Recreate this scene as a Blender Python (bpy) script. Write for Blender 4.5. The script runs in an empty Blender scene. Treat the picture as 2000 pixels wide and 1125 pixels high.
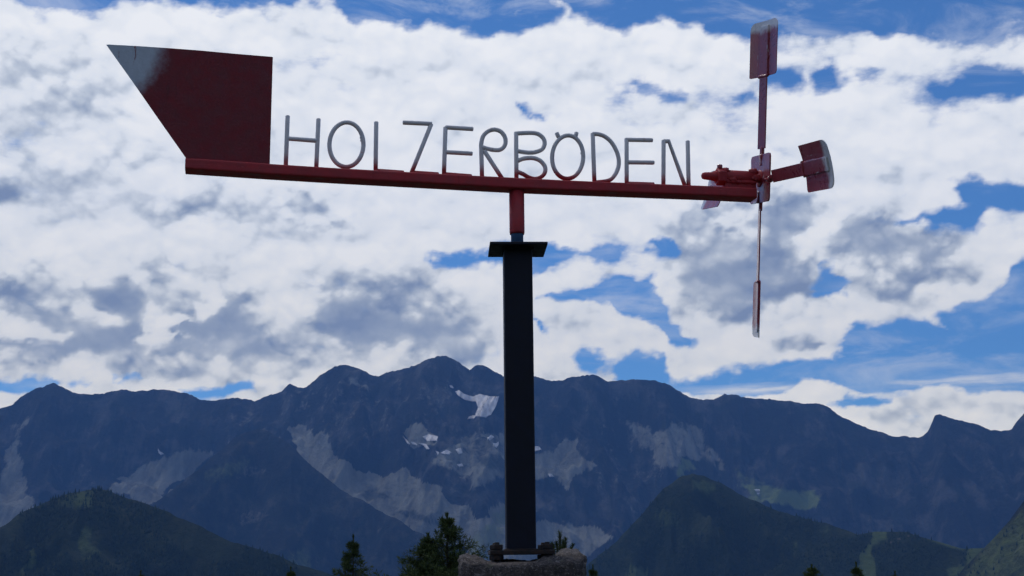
import bpy, bmesh, math, random
import numpy as np
from mathutils import Vector, Matrix, noise as mn
from mathutils.bvhtree import BVHTree
from mathutils.geometry import delaunay_2d_cdt

random.seed(7)
rng = np.random.default_rng(7)
sc = bpy.context.scene
COL = sc.collection
R = math.radians

# ------------------------------------------------------------------ camera
CZ = 1.6                       # eye height above the meadow
FPX = 2600.0                   # focal length in photo pixels (photo 2000 x 1125)
PITCH, ROLL = 11.6, -0.6
cd = bpy.data.cameras.new('camera')
cam = bpy.data.objects.new('camera', cd)
COL.objects.link(cam)
cd.sensor_width = 36.0
cd.lens = 36.0 * FPX / 2000.0
cd.clip_start, cd.clip_end = 0.05, 80000.0
CAM_ROT = Matrix.Rotation(R(90 + PITCH), 3, 'X') @ Matrix.Rotation(R(ROLL), 3, 'Z')
cam.matrix_world = Matrix.Translation((0, 0, CZ)) @ CAM_ROT.to_4x4()
sc.camera = cam
CR = np.array(CAM_ROT)


def ray(px, py):
    """world direction seen at a photo pixel (used to survey real positions)"""
    px = np.asarray(px, float); py = np.asarray(py, float)
    d = np.stack([(px - 1000) / FPX, -(py - 562.5) / FPX, -np.ones_like(px)], -1)
    return d @ CR.T


def proj(P):
    P = np.asarray(P, float) - np.array([0, 0, CZ])
    c = P @ CR
    w = np.maximum(-c[..., 2], 1e-6)
    return 1000 + FPX * c[..., 0] / w, 562.5 - FPX * c[..., 1] / w


# ------------------------------------------------------------------ exposure
sc.view_settings.view_transform = 'Standard'
sc.view_settings.look = 'None'
sc.view_settings.exposure = 0.0
sc.view_settings.gamma = 1.0
sc.view_settings.use_curve_mapping = False
sc.render.engine = 'CYCLES'
sc.cycles.use_denoising = True
sc.cycles.max_bounces = 6
sc.cycles.volume_bounces = 0
sc.cycles.transparent_max_bounces = 8

# ------------------------------------------------------------------ sun
SUN_EL, SUN_AZ = 52.0, -30.0     # high in front and to the left, veiled by cloud
sl = bpy.data.lights.new('sun', 'SUN')
sl.energy = 1.2
sl.angle = R(10)
sl.color = (1.0, 0.95, 0.88)
sun = bpy.data.objects.new('sun', sl)
COL.objects.link(sun)
sd = Vector((math.sin(R(SUN_AZ)) * math.cos(R(SUN_EL)), math.cos(R(SUN_AZ)) * math.cos(R(SUN_EL)), math.sin(R(SUN_EL))))
sun.rotation_euler = sd.to_track_quat('Z', 'Y').to_euler()
sun.location = (0, 20, 40)


# ------------------------------------------------------------------ node helper
class NG:
    def __init__(self, nt):
        self.nt = nt
        nt.nodes.clear()

    def n(self, typ, **kw):
        nd = self.nt.nodes.new(typ)
        for k, v in kw.items():
            setattr(nd, k, v)
        return nd

    def set(self, sock, v):
        if isinstance(v, bpy.types.NodeSocket):
            self.nt.links.new(v, sock)
        elif v is not None:
            if hasattr(sock.default_value, '__len__') and not hasattr(v, '__len__'):
                v = [v] * len(sock.default_value)
            if hasattr(v, '__len__') and len(v) == 3 and len(sock.default_value) == 4:
                v = (*v, 1.0)
            sock.default_value = v

    def math(self, op, a, b=None, c=None, clamp=False):
        nd = self.n('ShaderNodeMath', operation=op, use_clamp=clamp)
        self.set(nd.inputs[0], a); self.set(nd.inputs[1], b)
        if c is not None: self.set(nd.inputs[2], c)
        return nd.outputs[0]

    def vmath(self, op, a, b=None, scale=None):
        nd = self.n('ShaderNodeVectorMath', operation=op)
        self.set(nd.inputs[0], a)
        if b is not None: self.set(nd.inputs[1], b)
        if scale is not None: self.set(nd.inputs['Scale'], scale)
        return nd.outputs['Value'] if op in ('DOT_PRODUCT', 'LENGTH', 'DISTANCE') else nd.outputs[0]

    def mix(self, f, a, b, blend='MIX'):
        nd = self.n('ShaderNodeMix', data_type='RGBA', blend_type=blend)
        nd.clamp_factor = True
        self.set(nd.inputs[0], f); self.set(nd.inputs[6], a); self.set(nd.inputs[7], b)
        return nd.outputs[2]

    def smooth(self, x, lo, hi, a=0.0, b=1.0, kind='SMOOTHSTEP'):
        nd = self.n('ShaderNodeMapRange', interpolation_type=kind)
        nd.clamp = True
        for i, v in enumerate((x, lo, hi, a, b)):
            self.set(nd.inputs[i], v)
        return nd.outputs[0]

    def noise(self, vec, scale, detail=4.0, rough=0.55, dist=0.0, color=False, lac=2.0):
        nd = self.n('ShaderNodeTexNoise')
        self.set(nd.inputs['Vector'], vec)
        nd.inputs['Scale'].default_value = scale
        nd.inputs['Detail'].default_value = detail
        nd.inputs['Roughness'].default_value = rough
        nd.inputs['Lacunarity'].default_value = lac
        nd.inputs['Distortion'].default_value = dist
        return nd.outputs['Color'] if color else nd.outputs[0]

    def sep(self, v):
        nd = self.n('ShaderNodeSeparateXYZ')
        self.set(nd.inputs[0], v)
        return nd.outputs

    def comb(self, x, y, z):
        nd = self.n('ShaderNodeCombineXYZ')
        for i, v in enumerate((x, y, z)): self.set(nd.inputs[i], v)
        return nd.outputs[0]


# ------------------------------------------------------------------ world: sky and clouds
# The cloud layout, surveyed in photo pixels and turned into azimuth / elevation below:
# patches of cloud cover (1 closed, 0 clear) and of shade (0 bright cloud, 1 dark cloud base)
_d = ray(1700, 764); VEIL_EL = float(np.arcsin(_d[2] / np.linalg.norm(_d)))


def soft_poly(px, py, poly, feather):
    a = np.array(poly, float); b = np.roll(a, -1, 0)
    ins = np.zeros(px.shape, bool); dm = np.full(px.shape, 1e9)
    for (x0, y0), (x1, y1) in zip(a, b):
        c = (y0 > py) != (y1 > py)
        ins ^= c & (px < (x1 - x0) * (py - y0) / (y1 - y0 + 1e-9) + x0)
        t = np.clip(((px - x0) * (x1 - x0) + (py - y0) * (y1 - y0)) / ((x1 - x0) ** 2 + (y1 - y0) ** 2 + 1e-9), 0, 1)
        dm = np.minimum(dm, np.hypot(px - x0 - t * (x1 - x0), py - y0 - t * (y1 - y0)))
    return np.clip(0.5 + np.where(ins, dm, -dm) / (2 * feather), 0, 1)


COVER_P = [
    (0.0, 14, [(-200, -300), (-200, -30), (0, -20), (60, 0), (100, 12), (170, 20), (215, 12), (270, -5), (300, -8), (350, 8), (420, 5), (500, 10), (530, 20), (600, -2), (650, 2), (668, 25), (700, 38), (740, 42), (780, 52),
        (850, 50), (905, 55), (935, 62), (965, 68), (1010, 64), (1040, 55), (1070, 45), (1085, 20), (1100, 10), (1112, 28), (1150, 30), (1180, 50), (1205, 64), (1225, 62), (1245, 48), (1270, 40), (1310, 40), (1340, 36), (1372, 38),
        (1385, 60), (1420, 66), (1450, 82), (1500, 92), (1525, 62), (1545, 52), (1640, 46), (1700, 52), (1715, 72), (1760, 66), (1800, 75), (1850, 80), (1880, 88), (2000, 86), (2200, 86), (2200, -300)]),
    (.42, 9, [(915, 58), (960, 25), (1010, 5), (1060, -5), (1030, 25), (1046, 46), (1010, 45), (985, 30), (950, 52)]),
    (.36, 9, [(745, 36), (775, 28), (805, 34), (800, 46), (760, 46)]),
    (.42, 10, [(1850, 72), (1900, 55), (1960, 45), (2010, 35), (2010, 60), (1950, 70), (1890, 80)]),
    (.30, 12, [(1240, 30), (1290, 20), (1300, 34), (1250, 42)]),
    (.72, 24, [(1225, 150), (1480, 118), (1750, 118), (2100, 116), (2100, 205), (1750, 196), (1560, 205), (1400, 215), (1235, 212)]), (.74, 18, [(820, 478), (1000, 480), (1300, 470), (1310, 520), (1180, 525), (1040, 535), (830, 515)]),
    (.62, 16, [(1690, 660), (1780, 655), (1860, 662), (1870, 640), (1900, 600), (1990, 545), (2010, 560), (1900, 640), (1860, 690), (1720, 690)]),
    (.34, 9, [(1245, 162), (1262, 154), (1278, 168), (1300, 180), (1334, 184), (1330, 200), (1292, 204), (1270, 190), (1250, 176)]),
    (.34, 7, [(1024, 210), (1040, 206), (1046, 222), (1034, 232), (1024, 226)]),
    (.40, 8, [(1300, 178), (1330, 178), (1326, 196), (1300, 196)]),
    (.40, 8, [(1426, 184), (1472, 184), (1472, 202), (1430, 202)]),
    (.30, 9, [(1494, 146), (1565, 146), (1562, 168), (1500, 174)]),
    (.26, 9, [(1598, 140), (1640, 128), (1668, 150), (1640, 172), (1596, 176)]),
    (.36, 8, [(1688, 146), (1724, 150), (1714, 168), (1690, 166)]),
    (.18, 11, [(1840, 168), (1900, 150), (2010, 130), (2100, 130), (2100, 185), (1900, 180)]),
    (.08, 10, [(1878, 366), (1900, 355), (2000, 360), (2100, 360), (2100, 402), (1960, 410), (1905, 398)]),
    (.12, 10, [(1766, 427), (1800, 412), (1870, 408), (1905, 400), (1920, 415), (1908, 446), (1850, 448), (1800, 437)]),
    (.02, 8, [(1592, 566), (1618, 547), (1648, 543), (1658, 560), (1652, 578), (1615, 580)]),
    (.30, 7, [(1604, 522), (1634, 516), (1642, 530), (1620, 534)]),
    (.14, 8, [(838, 500), (880, 491), (930, 484), (990, 488), (990, 517), (950, 506), (900, 509), (860, 507)]),
    (.04, 8, [(1030, 498), (1060, 491), (1100, 495), (1110, 505), (1087, 521), (1060, 526), (1030, 519)]),
    (.18, 8, [(1108, 492), (1155, 487), (1205, 482), (1210, 498), (1195, 512), (1165, 509), (1150, 497)]),
    (.06, 7, [(1266, 482), (1305, 477), (1309, 490), (1285, 498), (1270, 494)]),
    (.08, 9, [(1030, 570), (1090, 559), (1180, 555), (1260, 551), (1287, 545), (1287, 580), (1255, 602), (1200, 600), (1190, 591), (1150, 593), (1090, 581)]),
    (.05, 9, [(1203, 592), (1250, 590), (1275, 575), (1292, 600), (1307, 625), (1342, 645), (1354, 668), (1335, 677), (1310, 661), (1290, 641), (1262, 626), (1215, 611)]),
    (.25, 6, [(1042, 612), (1056, 640), (1048, 657), (1042, 650)]),
    (.06, 9, [(1122, 702), (1150, 694), (1182, 696), (1180, 716), (1150, 732), (1132, 726)]),
    (.04, 9, [(1188, 700), (1230, 689), (1290, 687), (1297, 715), (1312, 760), (1230, 760), (1195, 722)]),
    (0.0, 12, [(1300, 790), (1322, 744), (1360, 738), (1400, 732), (1440, 730), (1475, 722), (1500, 712), (1540, 712), (1590, 712), (1632, 708), (1640, 690), (1638, 672), (1660, 655), (1668, 640), (1675, 622), (1690, 627), (1700, 636),
        (1740, 644), (1780, 644), (1815, 644), (1838, 656), (1852, 660), (1842, 640), (1832, 622), (1870, 607), (1900, 592), (1930, 587), (1945, 567), (1960, 547), (1985, 527), (2000, 520), (2200, 500), (2200, 790)]),
    (.42, 10, [(1915, 652), (1945, 650), (1972, 660), (1965, 670), (1930, 668)]),
    (.34, 10, [(1545, 722), (1640, 716), (1700, 728), (1640, 744), (1560, 742)]),
    (.95, 7, [(1330, 772), (1420, 764), (1500, 759), (1600, 751), (1680, 754), (1800, 760), (2000, 754), (2200, 754), (2200, 900), (1300, 900), (1300, 782)]),
    (.12, 6, [(1618, 798), (1640, 783), (1700, 778), (1730, 782), (1680, 796), (1640, 804)]),
    (.10, 7, [(-100, 748), (0, 745), (40, 738), (108, 736), (100, 750), (50, 757), (0, 767), (-100, 767)]),
    (.34, 6, [(130, 742), (180, 734), (184, 743), (150, 749)]),
    (.26, 6, [(210, 741), (270, 732), (278, 742), (240, 748)]),
    (.10, 7, [(368, 766), (420, 756), (492, 753), (482, 769), (430, 777), (390, 784)]),
]
SHADE_P = [
    (.40, 38, [(-60, 560), (60, 560), (170, 540), (300, 560), (420, 560), (520, 600), (590, 690), (560, 730), (300, 720), (-60, 715)]),
    (.42, 38, [(590, 560), (650, 520), (760, 540), (860, 560), (930, 600), (965, 690), (900, 712), (700, 705), (600, 670)]),
    (.36, 38, [(1300, 420), (1400, 395), (1500, 380), (1640, 385), (1700, 430), (1870, 460), (1900, 540), (1800, 600), (1700, 560), (1600, 600), (1460, 640), (1330, 610)]),
    (.24, 30, [(240, 385), (480, 370), (700, 390), (720, 450), (480, 460), (260, 440)]), (.22, 40, [(-40, 80), (170, 70), (260, 200), (340, 330), (180, 400), (-40, 420)]),
    (.27, 22, [(50, 95), (150, 85), (160, 150), (120, 200), (60, 180)]), (.55, 14, [(-40, 345), (30, 350), (45, 380), (10, 387), (-40, 395)]), (.28, 20, [(150, 195), (230, 190), (240, 230), (170, 240)]), (.25, 20, [(250, 280), (320, 290), (300, 330), (240, 320)]),
    (.36, 16, [(276, 400), (330, 385), (420, 380), (470, 395), (482, 432), (420, 440), (350, 438), (290, 425)]), (.48, 10, [(350, 416), (430, 418), (475, 424), (470, 436), (380, 438)]),
    (.42, 16, [(540, 395), (620, 385), (680, 410), (690, 435), (630, 442), (560, 430)]), (.58, 10, [(610, 402), (650, 404), (668, 422), (630, 424)]),
    (.34, 14, [(1310, 400), (1345, 395), (1380, 430), (1370, 470), (1330, 450)]), (.28, 16, [(1710, 310), (1750, 300), (1770, 330), (1740, 352)]), (.24, 18, [(1420, 300), (1470, 290), (1480, 320), (1430, 330)]),
    (.66, 17, [(1320, 505), (1350, 475), (1400, 452), (1440, 472), (1470, 500), (1540, 500), (1572, 530), (1560, 562), (1490, 582), (1450, 612), (1380, 614), (1345, 602), (1318, 560)]),
    (.60, 15, [(1510, 395), (1560, 383), (1610, 388), (1624, 410), (1600, 435), (1570, 440), (1545, 472), (1510, 492), (1480, 482), (1490, 430)]),
    (.06, 10, [(1380, 440), (1410, 425), (1455, 430), (1450, 450), (1410, 462)]),
    (.05, 10, [(1556, 458), (1600, 430), (1650, 418), (1684, 440), (1660, 466), (1600, 478)]),
    (.66, 15, [(1640, 467), (1690, 447), (1740, 450), (1800, 470), (1850, 480), (1857, 510), (1800, 527), (1740, 522), (1690, 517), (1650, 502)]), (.48, 14, [(1715, 545), (1760, 535), (1802, 540), (1790, 567), (1740, 577)]),
    (.50, 12, [(1530, 655), (1580, 655), (1597, 672), (1570, 687), (1535, 684), (1508, 673)]), (.30, 12, [(1830, 500), (1880, 490), (1890, 540), (1850, 570), (1820, 550)]),
    (.34, 10, [(30, 520), (62, 494), (98, 512), (96, 552), (60, 540), (40, 562)]), (.48, 10, [(-40, 555), (20, 550), (16, 590), (-40, 600)]), (.40, 12, [(290, 510), (330, 505), (342, 540), (310, 552)]),
    (.72, 13, [(-60, 655), (60, 610), (120, 603), (180, 618), (260, 638), (294, 660), (260, 690), (130, 700), (-60, 702)]), (.86, 11, [(172, 560), (220, 553), (255, 543), (282, 575), (294, 620), (280, 652), (240, 642), (205, 612)]),
    (.05, 8, [(-40, 596), (0, 600), (60, 622), (142, 648), (132, 664), (40, 662), (-40, 652)]), (.08, 9, [(150, 590), (190, 588), (215, 608), (250, 625), (240, 635), (190, 618), (150, 612)]),
    (.45, 10, [(340, 582), (380, 570), (402, 588), (372, 600), (350, 622)]),
    (.74, 13, [(440, 575), (482, 570), (480, 600), (512, 640), (547, 690), (562, 702), (480, 702), (400, 692), (350, 684), (290, 692), (325, 667), (370, 642), (400, 630), (440, 640), (445, 610)]),
    (.04, 8, [(268, 660), (300, 640), (350, 622), (372, 632), (340, 660), (300, 676)]), (.08, 8, [(378, 612), (400, 590), (430, 578), (447, 600), (441, 640), (402, 647), (386, 632)]),
    (.76, 15, [(612, 605), (640, 572), (700, 570), (760, 582), (800, 592), (830, 602), (870, 612), (902, 640), (892, 672), (830, 682), (750, 687), (690, 682), (640, 655)]), (.36, 13, [(720, 570), (780, 560), (840, 580), (830, 620), (770, 610), (730, 600)]),
    (.66, 10, [(838, 682), (890, 664), (942, 669), (948, 690), (900, 700), (850, 697)]), (.34, 14, [(215, 702), (350, 695), (362, 740), (250, 748)]), (.34, 12, [(430, 732), (560, 738), (552, 762), (450, 752)]), (.30, 14, [(560, 700), (620, 690), (640, 720), (580, 730)]),
    (.22, 16, [(1640, 770), (1800, 768), (2000, 790), (2000, 850), (1700, 840)]), (.20, 12, [(1080, 620), (1180, 615), (1240, 650), (1150, 670), (1090, 660)]), (.25, 12, [(1130, 528), (1200, 520), (1250, 535), (1180, 550)]),
]


def lay(P, base, px, py, soft=1.0):
    out = np.full(px.shape, base)
    for v, f, poly in P:
        m = soft_poly(px, py, poly, f * soft)
        m = m * m * (3 - 2 * m)
        out = out * (1 - m) + v * m
    return out


def nishita(g, vec=None):
    t = g.n('ShaderNodeTexSky', sky_type='NISHITA')
    t.sun_disc = False
    t.sun_elevation = R(SUN_EL)
    t.sun_rotation = R(SUN_AZ)
    t.altitude = 2000
    t.air_density = 1.0
    t.dust_density = 0.3
    t.ozone_density = 3.0
    if vec is not None: g.set(t.inputs[0], vec)
    return g.mix(1.0, t.outputs[0], (0.44, 0.77, 1.07), 'MULTIPLY')


def cloud_ramp(g, th):
    c = g.n('ShaderNodeValToRGB')
    g.set(c.inputs[0], th)
    e = c.color_ramp.elements
    e[0].position, e[0].color = 0.0, (10.4, 10.5, 10.7, 1)
    e[1].position, e[1].color = 1.0, (2.5, 3.2, 4.8, 1)
    for p, col in ((0.30, (9.0, 9.4, 10.0, 1)), (0.50, (6.4, 7.0, 7.9, 1)), (0.74, (3.9, 4.6, 5.9, 1))):
        x = e.new(p); x.color = col
    return c.outputs[0]


def general_cover(g, Ds):
    """broken cloud of the same kind for the rest of the sky"""
    n = g.noise(Ds, 2.6, 4, 0.5)
    return g.smooth(n, 0.425, 0.67), g.smooth(n, 0.5, 0.75, 0.1, 0.6)


def billow(g, P):
    """cauliflower cloud texture: fractal noise plus rounded cells"""
    f = g.noise(P, 13.0, 9, 0.56)
    jig = g.vmath('ADD', P, g.vmath('SCALE', g.noise(P, 34.0, 4, 0.55, color=True), scale=0.018))
    v = g.n('ShaderNodeTexVoronoi', feature='F1')
    g.set(v.inputs['Vector'], jig)
    v.inputs['Scale'].default_value = 21.0
    v.inputs['Detail'].default_value = 2.0
    v.inputs['Roughness'].default_value = 0.5
    v.inputs['Lacunarity'].default_value = 2.3
    return f, g.math('SUBTRACT', 0.62, v.outputs['Distance'])


wd = bpy.data.worlds.new('World')
sc.world = wd
wd.use_nodes = True
g = NG(wd.node_tree)
tc = g.n('ShaderNodeTexCoord')
D = g.vmath('NORMALIZE', tc.outputs['Generated'])
Ds = g.vmath('MULTIPLY', D, (1, 1, 1.35))
cov, shd = general_cover(g, Ds)
f0 = g.noise(Ds, 9.0, 7, 0.58)
alpha = g.smooth(g.math('ADD', cov, g.math('MULTIPLY', g.math('SUBTRACT', f0, 0.5), 1.2)), 0.36, 0.72)
fin = g.mix(alpha, nishita(g), cloud_ramp(g, g.math('ADD', shd, g.math('MULTIPLY', g.math('SUBTRACT', f0, 0.5), 0.4))))
bg = g.n('ShaderNodeBackground')
g.set(bg.inputs[0], fin)
bg.inputs[1].default_value = 0.1
wo = g.n('ShaderNodeOutputWorld')
g.nt.links.new(bg.outputs[0], wo.inputs[0])

# the part of the sky over the mountains, a dome piece far outside the air, its clouds laid out as surveyed
SKY_R = 42000.0
AZM, EL0, EL1 = R(33), R(-2), R(31)
azs = np.linspace(-AZM, AZM, 600); els = np.linspace(EL0, EL1, 300)
Ag, Eg = np.meshgrid(azs, els)
dirs = np.stack([np.sin(Ag) * np.cos(Eg), np.cos(Ag) * np.cos(Eg), np.sin(Eg)], -1).reshape(-1, 3)
ppx, ppy = proj(dirs * 1e6 + np.array([0, 0, CZ]))
# ragged billowing outlines for the surveyed patches
wx = np.empty(len(dirs)); wy = np.empty(len(dirs))
for i_, d_ in enumerate(dirs):
    v_ = Vector((d_[0] * 26, d_[1] * 26, d_[2] * 38))
    t_ = mn.fractal(v_, 0.75, 2.1, 5, noise_basis='PERLIN_ORIGINAL')
    v_.x += 31.7; v_.z += 11.3
    wx[i_] = t_; wy[i_] = mn.fractal(v_, 0.75, 2.1, 5, noise_basis='PERLIN_ORIGINAL')
bl = np.abs(wx) * 1.6 - 0.35
lay_c = lay(COVER_P, 1.0, ppx + 27 * wx, ppy + 21 * wy, 2.7)
lay_s = lay(SHADE_P, 0.10, ppx + 26 * wy + 8 * bl, ppy + 20 * wx + 12 * bl, 1.6)
edge = np.minimum(np.minimum((AZM - np.abs(Ag)) / R(9), (EL1 - Eg) / R(6)), 1.0).ravel()
edge = np.clip(edge, 0, 1)
idx = np.arange(dirs.shape[0]).reshape(Ag.shape)
q = np.stack([idx[:-1, :-1], idx[1:, :-1], idx[1:, 1:], idx[:-1, 1:]], -1).reshape(-1, 4)
me = bpy.data.meshes.new('sky')
me.vertices.add(len(dirs)); me.vertices.foreach_set('co', (dirs * SKY_R).astype(np.float32).ravel())
me.loops.add(len(q) * 4); me.loops.foreach_set('vertex_index', q.astype(np.int32).ravel())
me.polygons.add(len(q)); me.polygons.foreach_set('loop_start', np.arange(0, len(q) * 4, 4, dtype=np.int32))
me.update(calc_edges=True)
at = me.color_attributes.new('layout', 'FLOAT_COLOR', 'POINT')
at.data.foreach_set('color', np.stack([lay_c, lay_s, edge, np.ones_like(edge)], -1).astype(np.float32).ravel())
m = bpy.data.materials.new('clouded_sky'); m.use_nodes = True
m.cycles.emission_sampling = 'NONE'
g = NG(m.node_tree)
tc = g.n('ShaderNodeTexCoord')
D = g.vmath('NORMALIZE', tc.outputs['Object'])
Ds = g.vmath('MULTIPLY', D, (1, 1, 1.35))
at = g.n('ShaderNodeAttribute', attribute_name='layout')
sp = g.n('ShaderNodeSeparateColor'); g.set(sp.inputs[0], at.outputs['Color'])
gc, gs = general_cover(g, Ds)
cov = g.math('ADD', g.math('MULTIPLY', sp.outputs[0], sp.outputs[2]), g.math('MULTIPLY', gc, g.math('SUBTRACT', 1.0, sp.outputs[2])))
shd = g.math('ADD', g.math('MULTIPLY', sp.outputs[1], sp.outputs[2]), g.math('MULTIPLY', gs, g.math('SUBTRACT', 1.0, sp.outputs[2])))
dx, dy, dz = g.sep(D)
az = g.math('ARCTAN2', dx, dy)
el = g.math('ARCSINE', dz)
f0, p0 = billow(g, Ds)
f1, p1 = billow(g, g.vmath('ADD', Ds, (-0.003, 0.0, 0.010)))
P0M = 0.02
big = g.noise(Ds, 9.0, 3, 0.5)
cov2 = g.math('ADD', g.math('MULTIPLY', cov, 1.75), -0.36)
dens = g.math('ADD', cov2, g.math('ADD', g.math('MULTIPLY', g.math('SUBTRACT', f0, 0.5), 1.9), g.math('MULTIPLY', p0, 0.42)))
thin = g.noise(g.vmath('MULTIPLY', D, (1, 1, 2.4)), 34.0, 7, 0.62)
dens = g.math('ADD', dens, g.math('MULTIPLY', g.math('SUBTRACT', thin, 0.5), 1.3))
alpha = g.smooth(dens, 0.16, 0.98)
vel = g.math('ADD', el, g.math('MULTIPLY', g.math('SUBTRACT', g.noise(g.vmath('MULTIPLY', D, (1, 1, 5)), 16.0, 5, 0.6), 0.5), 0.010))
vb = g.math('SUBTRACT', 1.0, g.math('ABSOLUTE', g.math('DIVIDE', g.math('SUBTRACT', vel, VEIL_EL + .004), 0.0050)), clamp=True)
vb = g.math('MULTIPLY', g.math('POWER', vb, 0.7), g.smooth(az, 0.10, 0.17))
vs = g.smooth(g.noise(g.vmath('MULTIPLY', D, (1, 1, 9)), 12.0, 6, 0.6), 0.40, 0.65, 0.2, 0.8)
alpha = g.math('MAXIMUM', alpha, g.math('MULTIPLY', vb, vs))
wisp = g.smooth(g.noise(g.vmath('MULTIPLY', D, (1, 1, 3.2)), 11.0, 8, 0.62, 0.6), 0.46, 0.74, 0.0, 0.42)
alpha = g.math('MAXIMUM', alpha, wisp)
relief = g.math('ADD', g.math('MULTIPLY', g.math('SUBTRACT', f0, f1), 1.1), g.math('MULTIPLY', g.math('SUBTRACT', p0, p1), 0.80))
n2 = g.noise(Ds, 19.0, 6, 0.52)
calm = g.smooth(shd, 0.42, 0.72, 1.0, 0.36)
th = g.math('ADD', shd, g.math('MULTIPLY', g.math('SUBTRACT', big, 0.5), 0.35))
th = g.math('ADD', th, g.math('MULTIPLY', g.math('SUBTRACT', n2, 0.5), g.math('MULTIPLY', calm, g.smooth(shd, 0.1, 0.4, 0.16, 0.50))))
th = g.math('SUBTRACT', th, g.math('MULTIPLY', relief, g.math('MULTIPLY', calm, g.smooth(shd, 0.05, 0.4, 0.50, 0.95))))
th = g.math('SUBTRACT', th, g.math('MULTIPLY', g.math('SUBTRACT', p0, P0M), g.math('MULTIPLY', calm, g.smooth(shd, 0.12, 0.4, 0.20, 0.60))))
low = g.smooth(el, R(5.5), R(15), 1.0, 0.0, kind='LINEAR')
ccol = g.mix(low, cloud_ramp(g, th), g.mix(1.0, cloud_ramp(g, th), (1.22, 1.15, 1.0), 'MULTIPLY'))
fin = g.mix(alpha, nishita(g, D), ccol)
em = g.n('ShaderNodeEmission'); g.set(em.inputs[0], fin); em.inputs[1].default_value = 0.1
tr = g.n('ShaderNodeBsdfTransparent')
mx = g.n('ShaderNodeMixShader')
g.set(mx.inputs[0], g.smooth(sp.outputs[2], 0.0, 0.4))
g.nt.links.new(tr.outputs[0], mx.inputs[1]); g.nt.links.new(em.outputs[0], mx.inputs[2])
oo = g.n('ShaderNodeOutputMaterial'); g.nt.links.new(mx.outputs[0], oo.inputs[0])
me.materials.append(m)
so = bpy.data.objects.new('sky', me)
COL.objects.link(so)
so.location = (0, 0, CZ)
so['kind'] = 'structure'


# ------------------------------------------------------------------ object helpers
def tag(o, label=None, cat=None, group=None, kind=None):
    for k, v in (('label', label), ('category', cat), ('group', group), ('kind', kind)):
        if v: o[k] = v
    return o


def mk(name, verts, faces, mat=None, parent=None, smooth=False):
    me = bpy.data.meshes.new(name)
    me.from_pydata([tuple(map(float, v)) for v in verts], [], [tuple(map(int, f)) for f in faces])
    me.update()
    return link(name, me, mat, parent, smooth)


def link(name, me, mat=None, parent=None, smooth=False):
    o = bpy.data.objects.new(name, me)
    COL.objects.link(o)
    if mat is not None and not me.materials: me.materials.append(mat)
    if parent is not None: o.parent = parent
    if smooth: me.shade_smooth()
    return o


def from_bm(name, bm, mat=None, parent=None, smooth=False):
    bmesh.ops.recalc_face_normals(bm, faces=bm.faces[:])
    me = bpy.data.meshes.new(name)
    bm.to_mesh(me); bm.free()
    return link(name, me, mat, parent, smooth)


def empty(name, loc, rot=(0, 0, 0)):
    o = bpy.data.objects.new(name, None)
    COL.objects.link(o)
    o.location = loc; o.rotation_euler = rot
    o.empty_display_size = 0.1
    return o


def box_bm(bm, lo, hi, bevel=0.0, M=None, seg=2):
    r = bmesh.ops.create_cube(bm, size=1.0)
    vs = r['verts']
    for v in vs:
        v.co = Vector([(lo[i] + hi[i]) / 2 + v.co[i] * (hi[i] - lo[i]) for i in range(3)])
    if bevel:
        es = list({e for v in vs for e in v.link_edges})
        rb = bmesh.ops.bevel(bm, geom=es, offset=bevel, segments=seg, affect='EDGES', profile=0.5)
        vs = rb['verts'] if False else list({v for f in rb['faces'] for v in f.verts} | {v for v in vs if v.is_valid})
    if M is not None:
        for v in vs: v.co = M @ v.co
    return vs


def tube(path, rad, seg=12, cap=True):
    """verts, faces of a round rod swept along a 3D path; rounded ends"""
    P = [Vector(p) for p in path]
    rads = [rad] * len(P) if not hasattr(rad, '__len__') else list(rad)
    if cap:
        d0 = (P[1] - P[0]).normalized(); d1 = (P[-1] - P[-2]).normalized()
        P = [P[0] - d0 * rads[0] * .35, P[0] - d0 * rads[0] * .25] + P + [P[-1] + d1 * rads[-1] * .25, P[-1] + d1 * rads[-1] * .35]
        rads = [rads[0] * .6, rads[0] * .85] + rads + [rads[-1] * .85, rads[-1] * .6]
    V, F = [], []
    t = (P[1] - P[0]).normalized()
    nrm = t.orthogonal().normalized()
    for i, p in enumerate(P):
        if i == 0: tt = (P[1] - P[0])
        elif i == len(P) - 1: tt = P[-1] - P[-2]
        else: tt = (P[i + 1] - P[i]).normalized() + (P[i] - P[i - 1]).normalized()
        tt.normalize()
        nrm = (nrm - tt * nrm.dot(tt)).normalized()
        b = tt.cross(nrm)
        for k in range(seg):
            a = 2 * math.pi * k / seg
            V.append(p + (nrm * math.cos(a) + b * math.sin(a)) * rads[i])
    n = len(P)
    for i in range(n - 1):
        for k in range(seg):
            k2 = (k + 1) % seg
            F.append((i * seg + k, i * seg + k2, (i + 1) * seg + k2, (i + 1) * seg + k))
    F.append(tuple(range(seg))[::-1]); F.append(tuple((n - 1) * seg + k for k in range(seg)))
    return V, F


def join(parts):
    V, F = [], []
    for v, f in parts:
        o = len(V)
        V += list(v); F += [tuple(i + o for i in q) for q in f]
    return V, F


def lathe(prof, seg=20):
    """profile [(r, z)] turned about z"""
    V, F = [], []
    for r, z in prof:
        for k in range(seg):
            a = 2 * math.pi * k / seg
            V.append((r * math.cos(a), r * math.sin(a), z))
    for i in range(len(prof) - 1):
        for k in range(seg):
            k2 = (k + 1) % seg
            F.append((i * seg + k, i * seg + k2, (i + 1) * seg + k2, (i + 1) * seg + k))
    F.append(tuple(range(seg))[::-1]); F.append(tuple((len(prof) - 1) * seg + k for k in range(seg)))
    return V, F


def xf(VF, M):
    return [M @ Vector(v) for v in VF[0]], VF[1]


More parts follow.
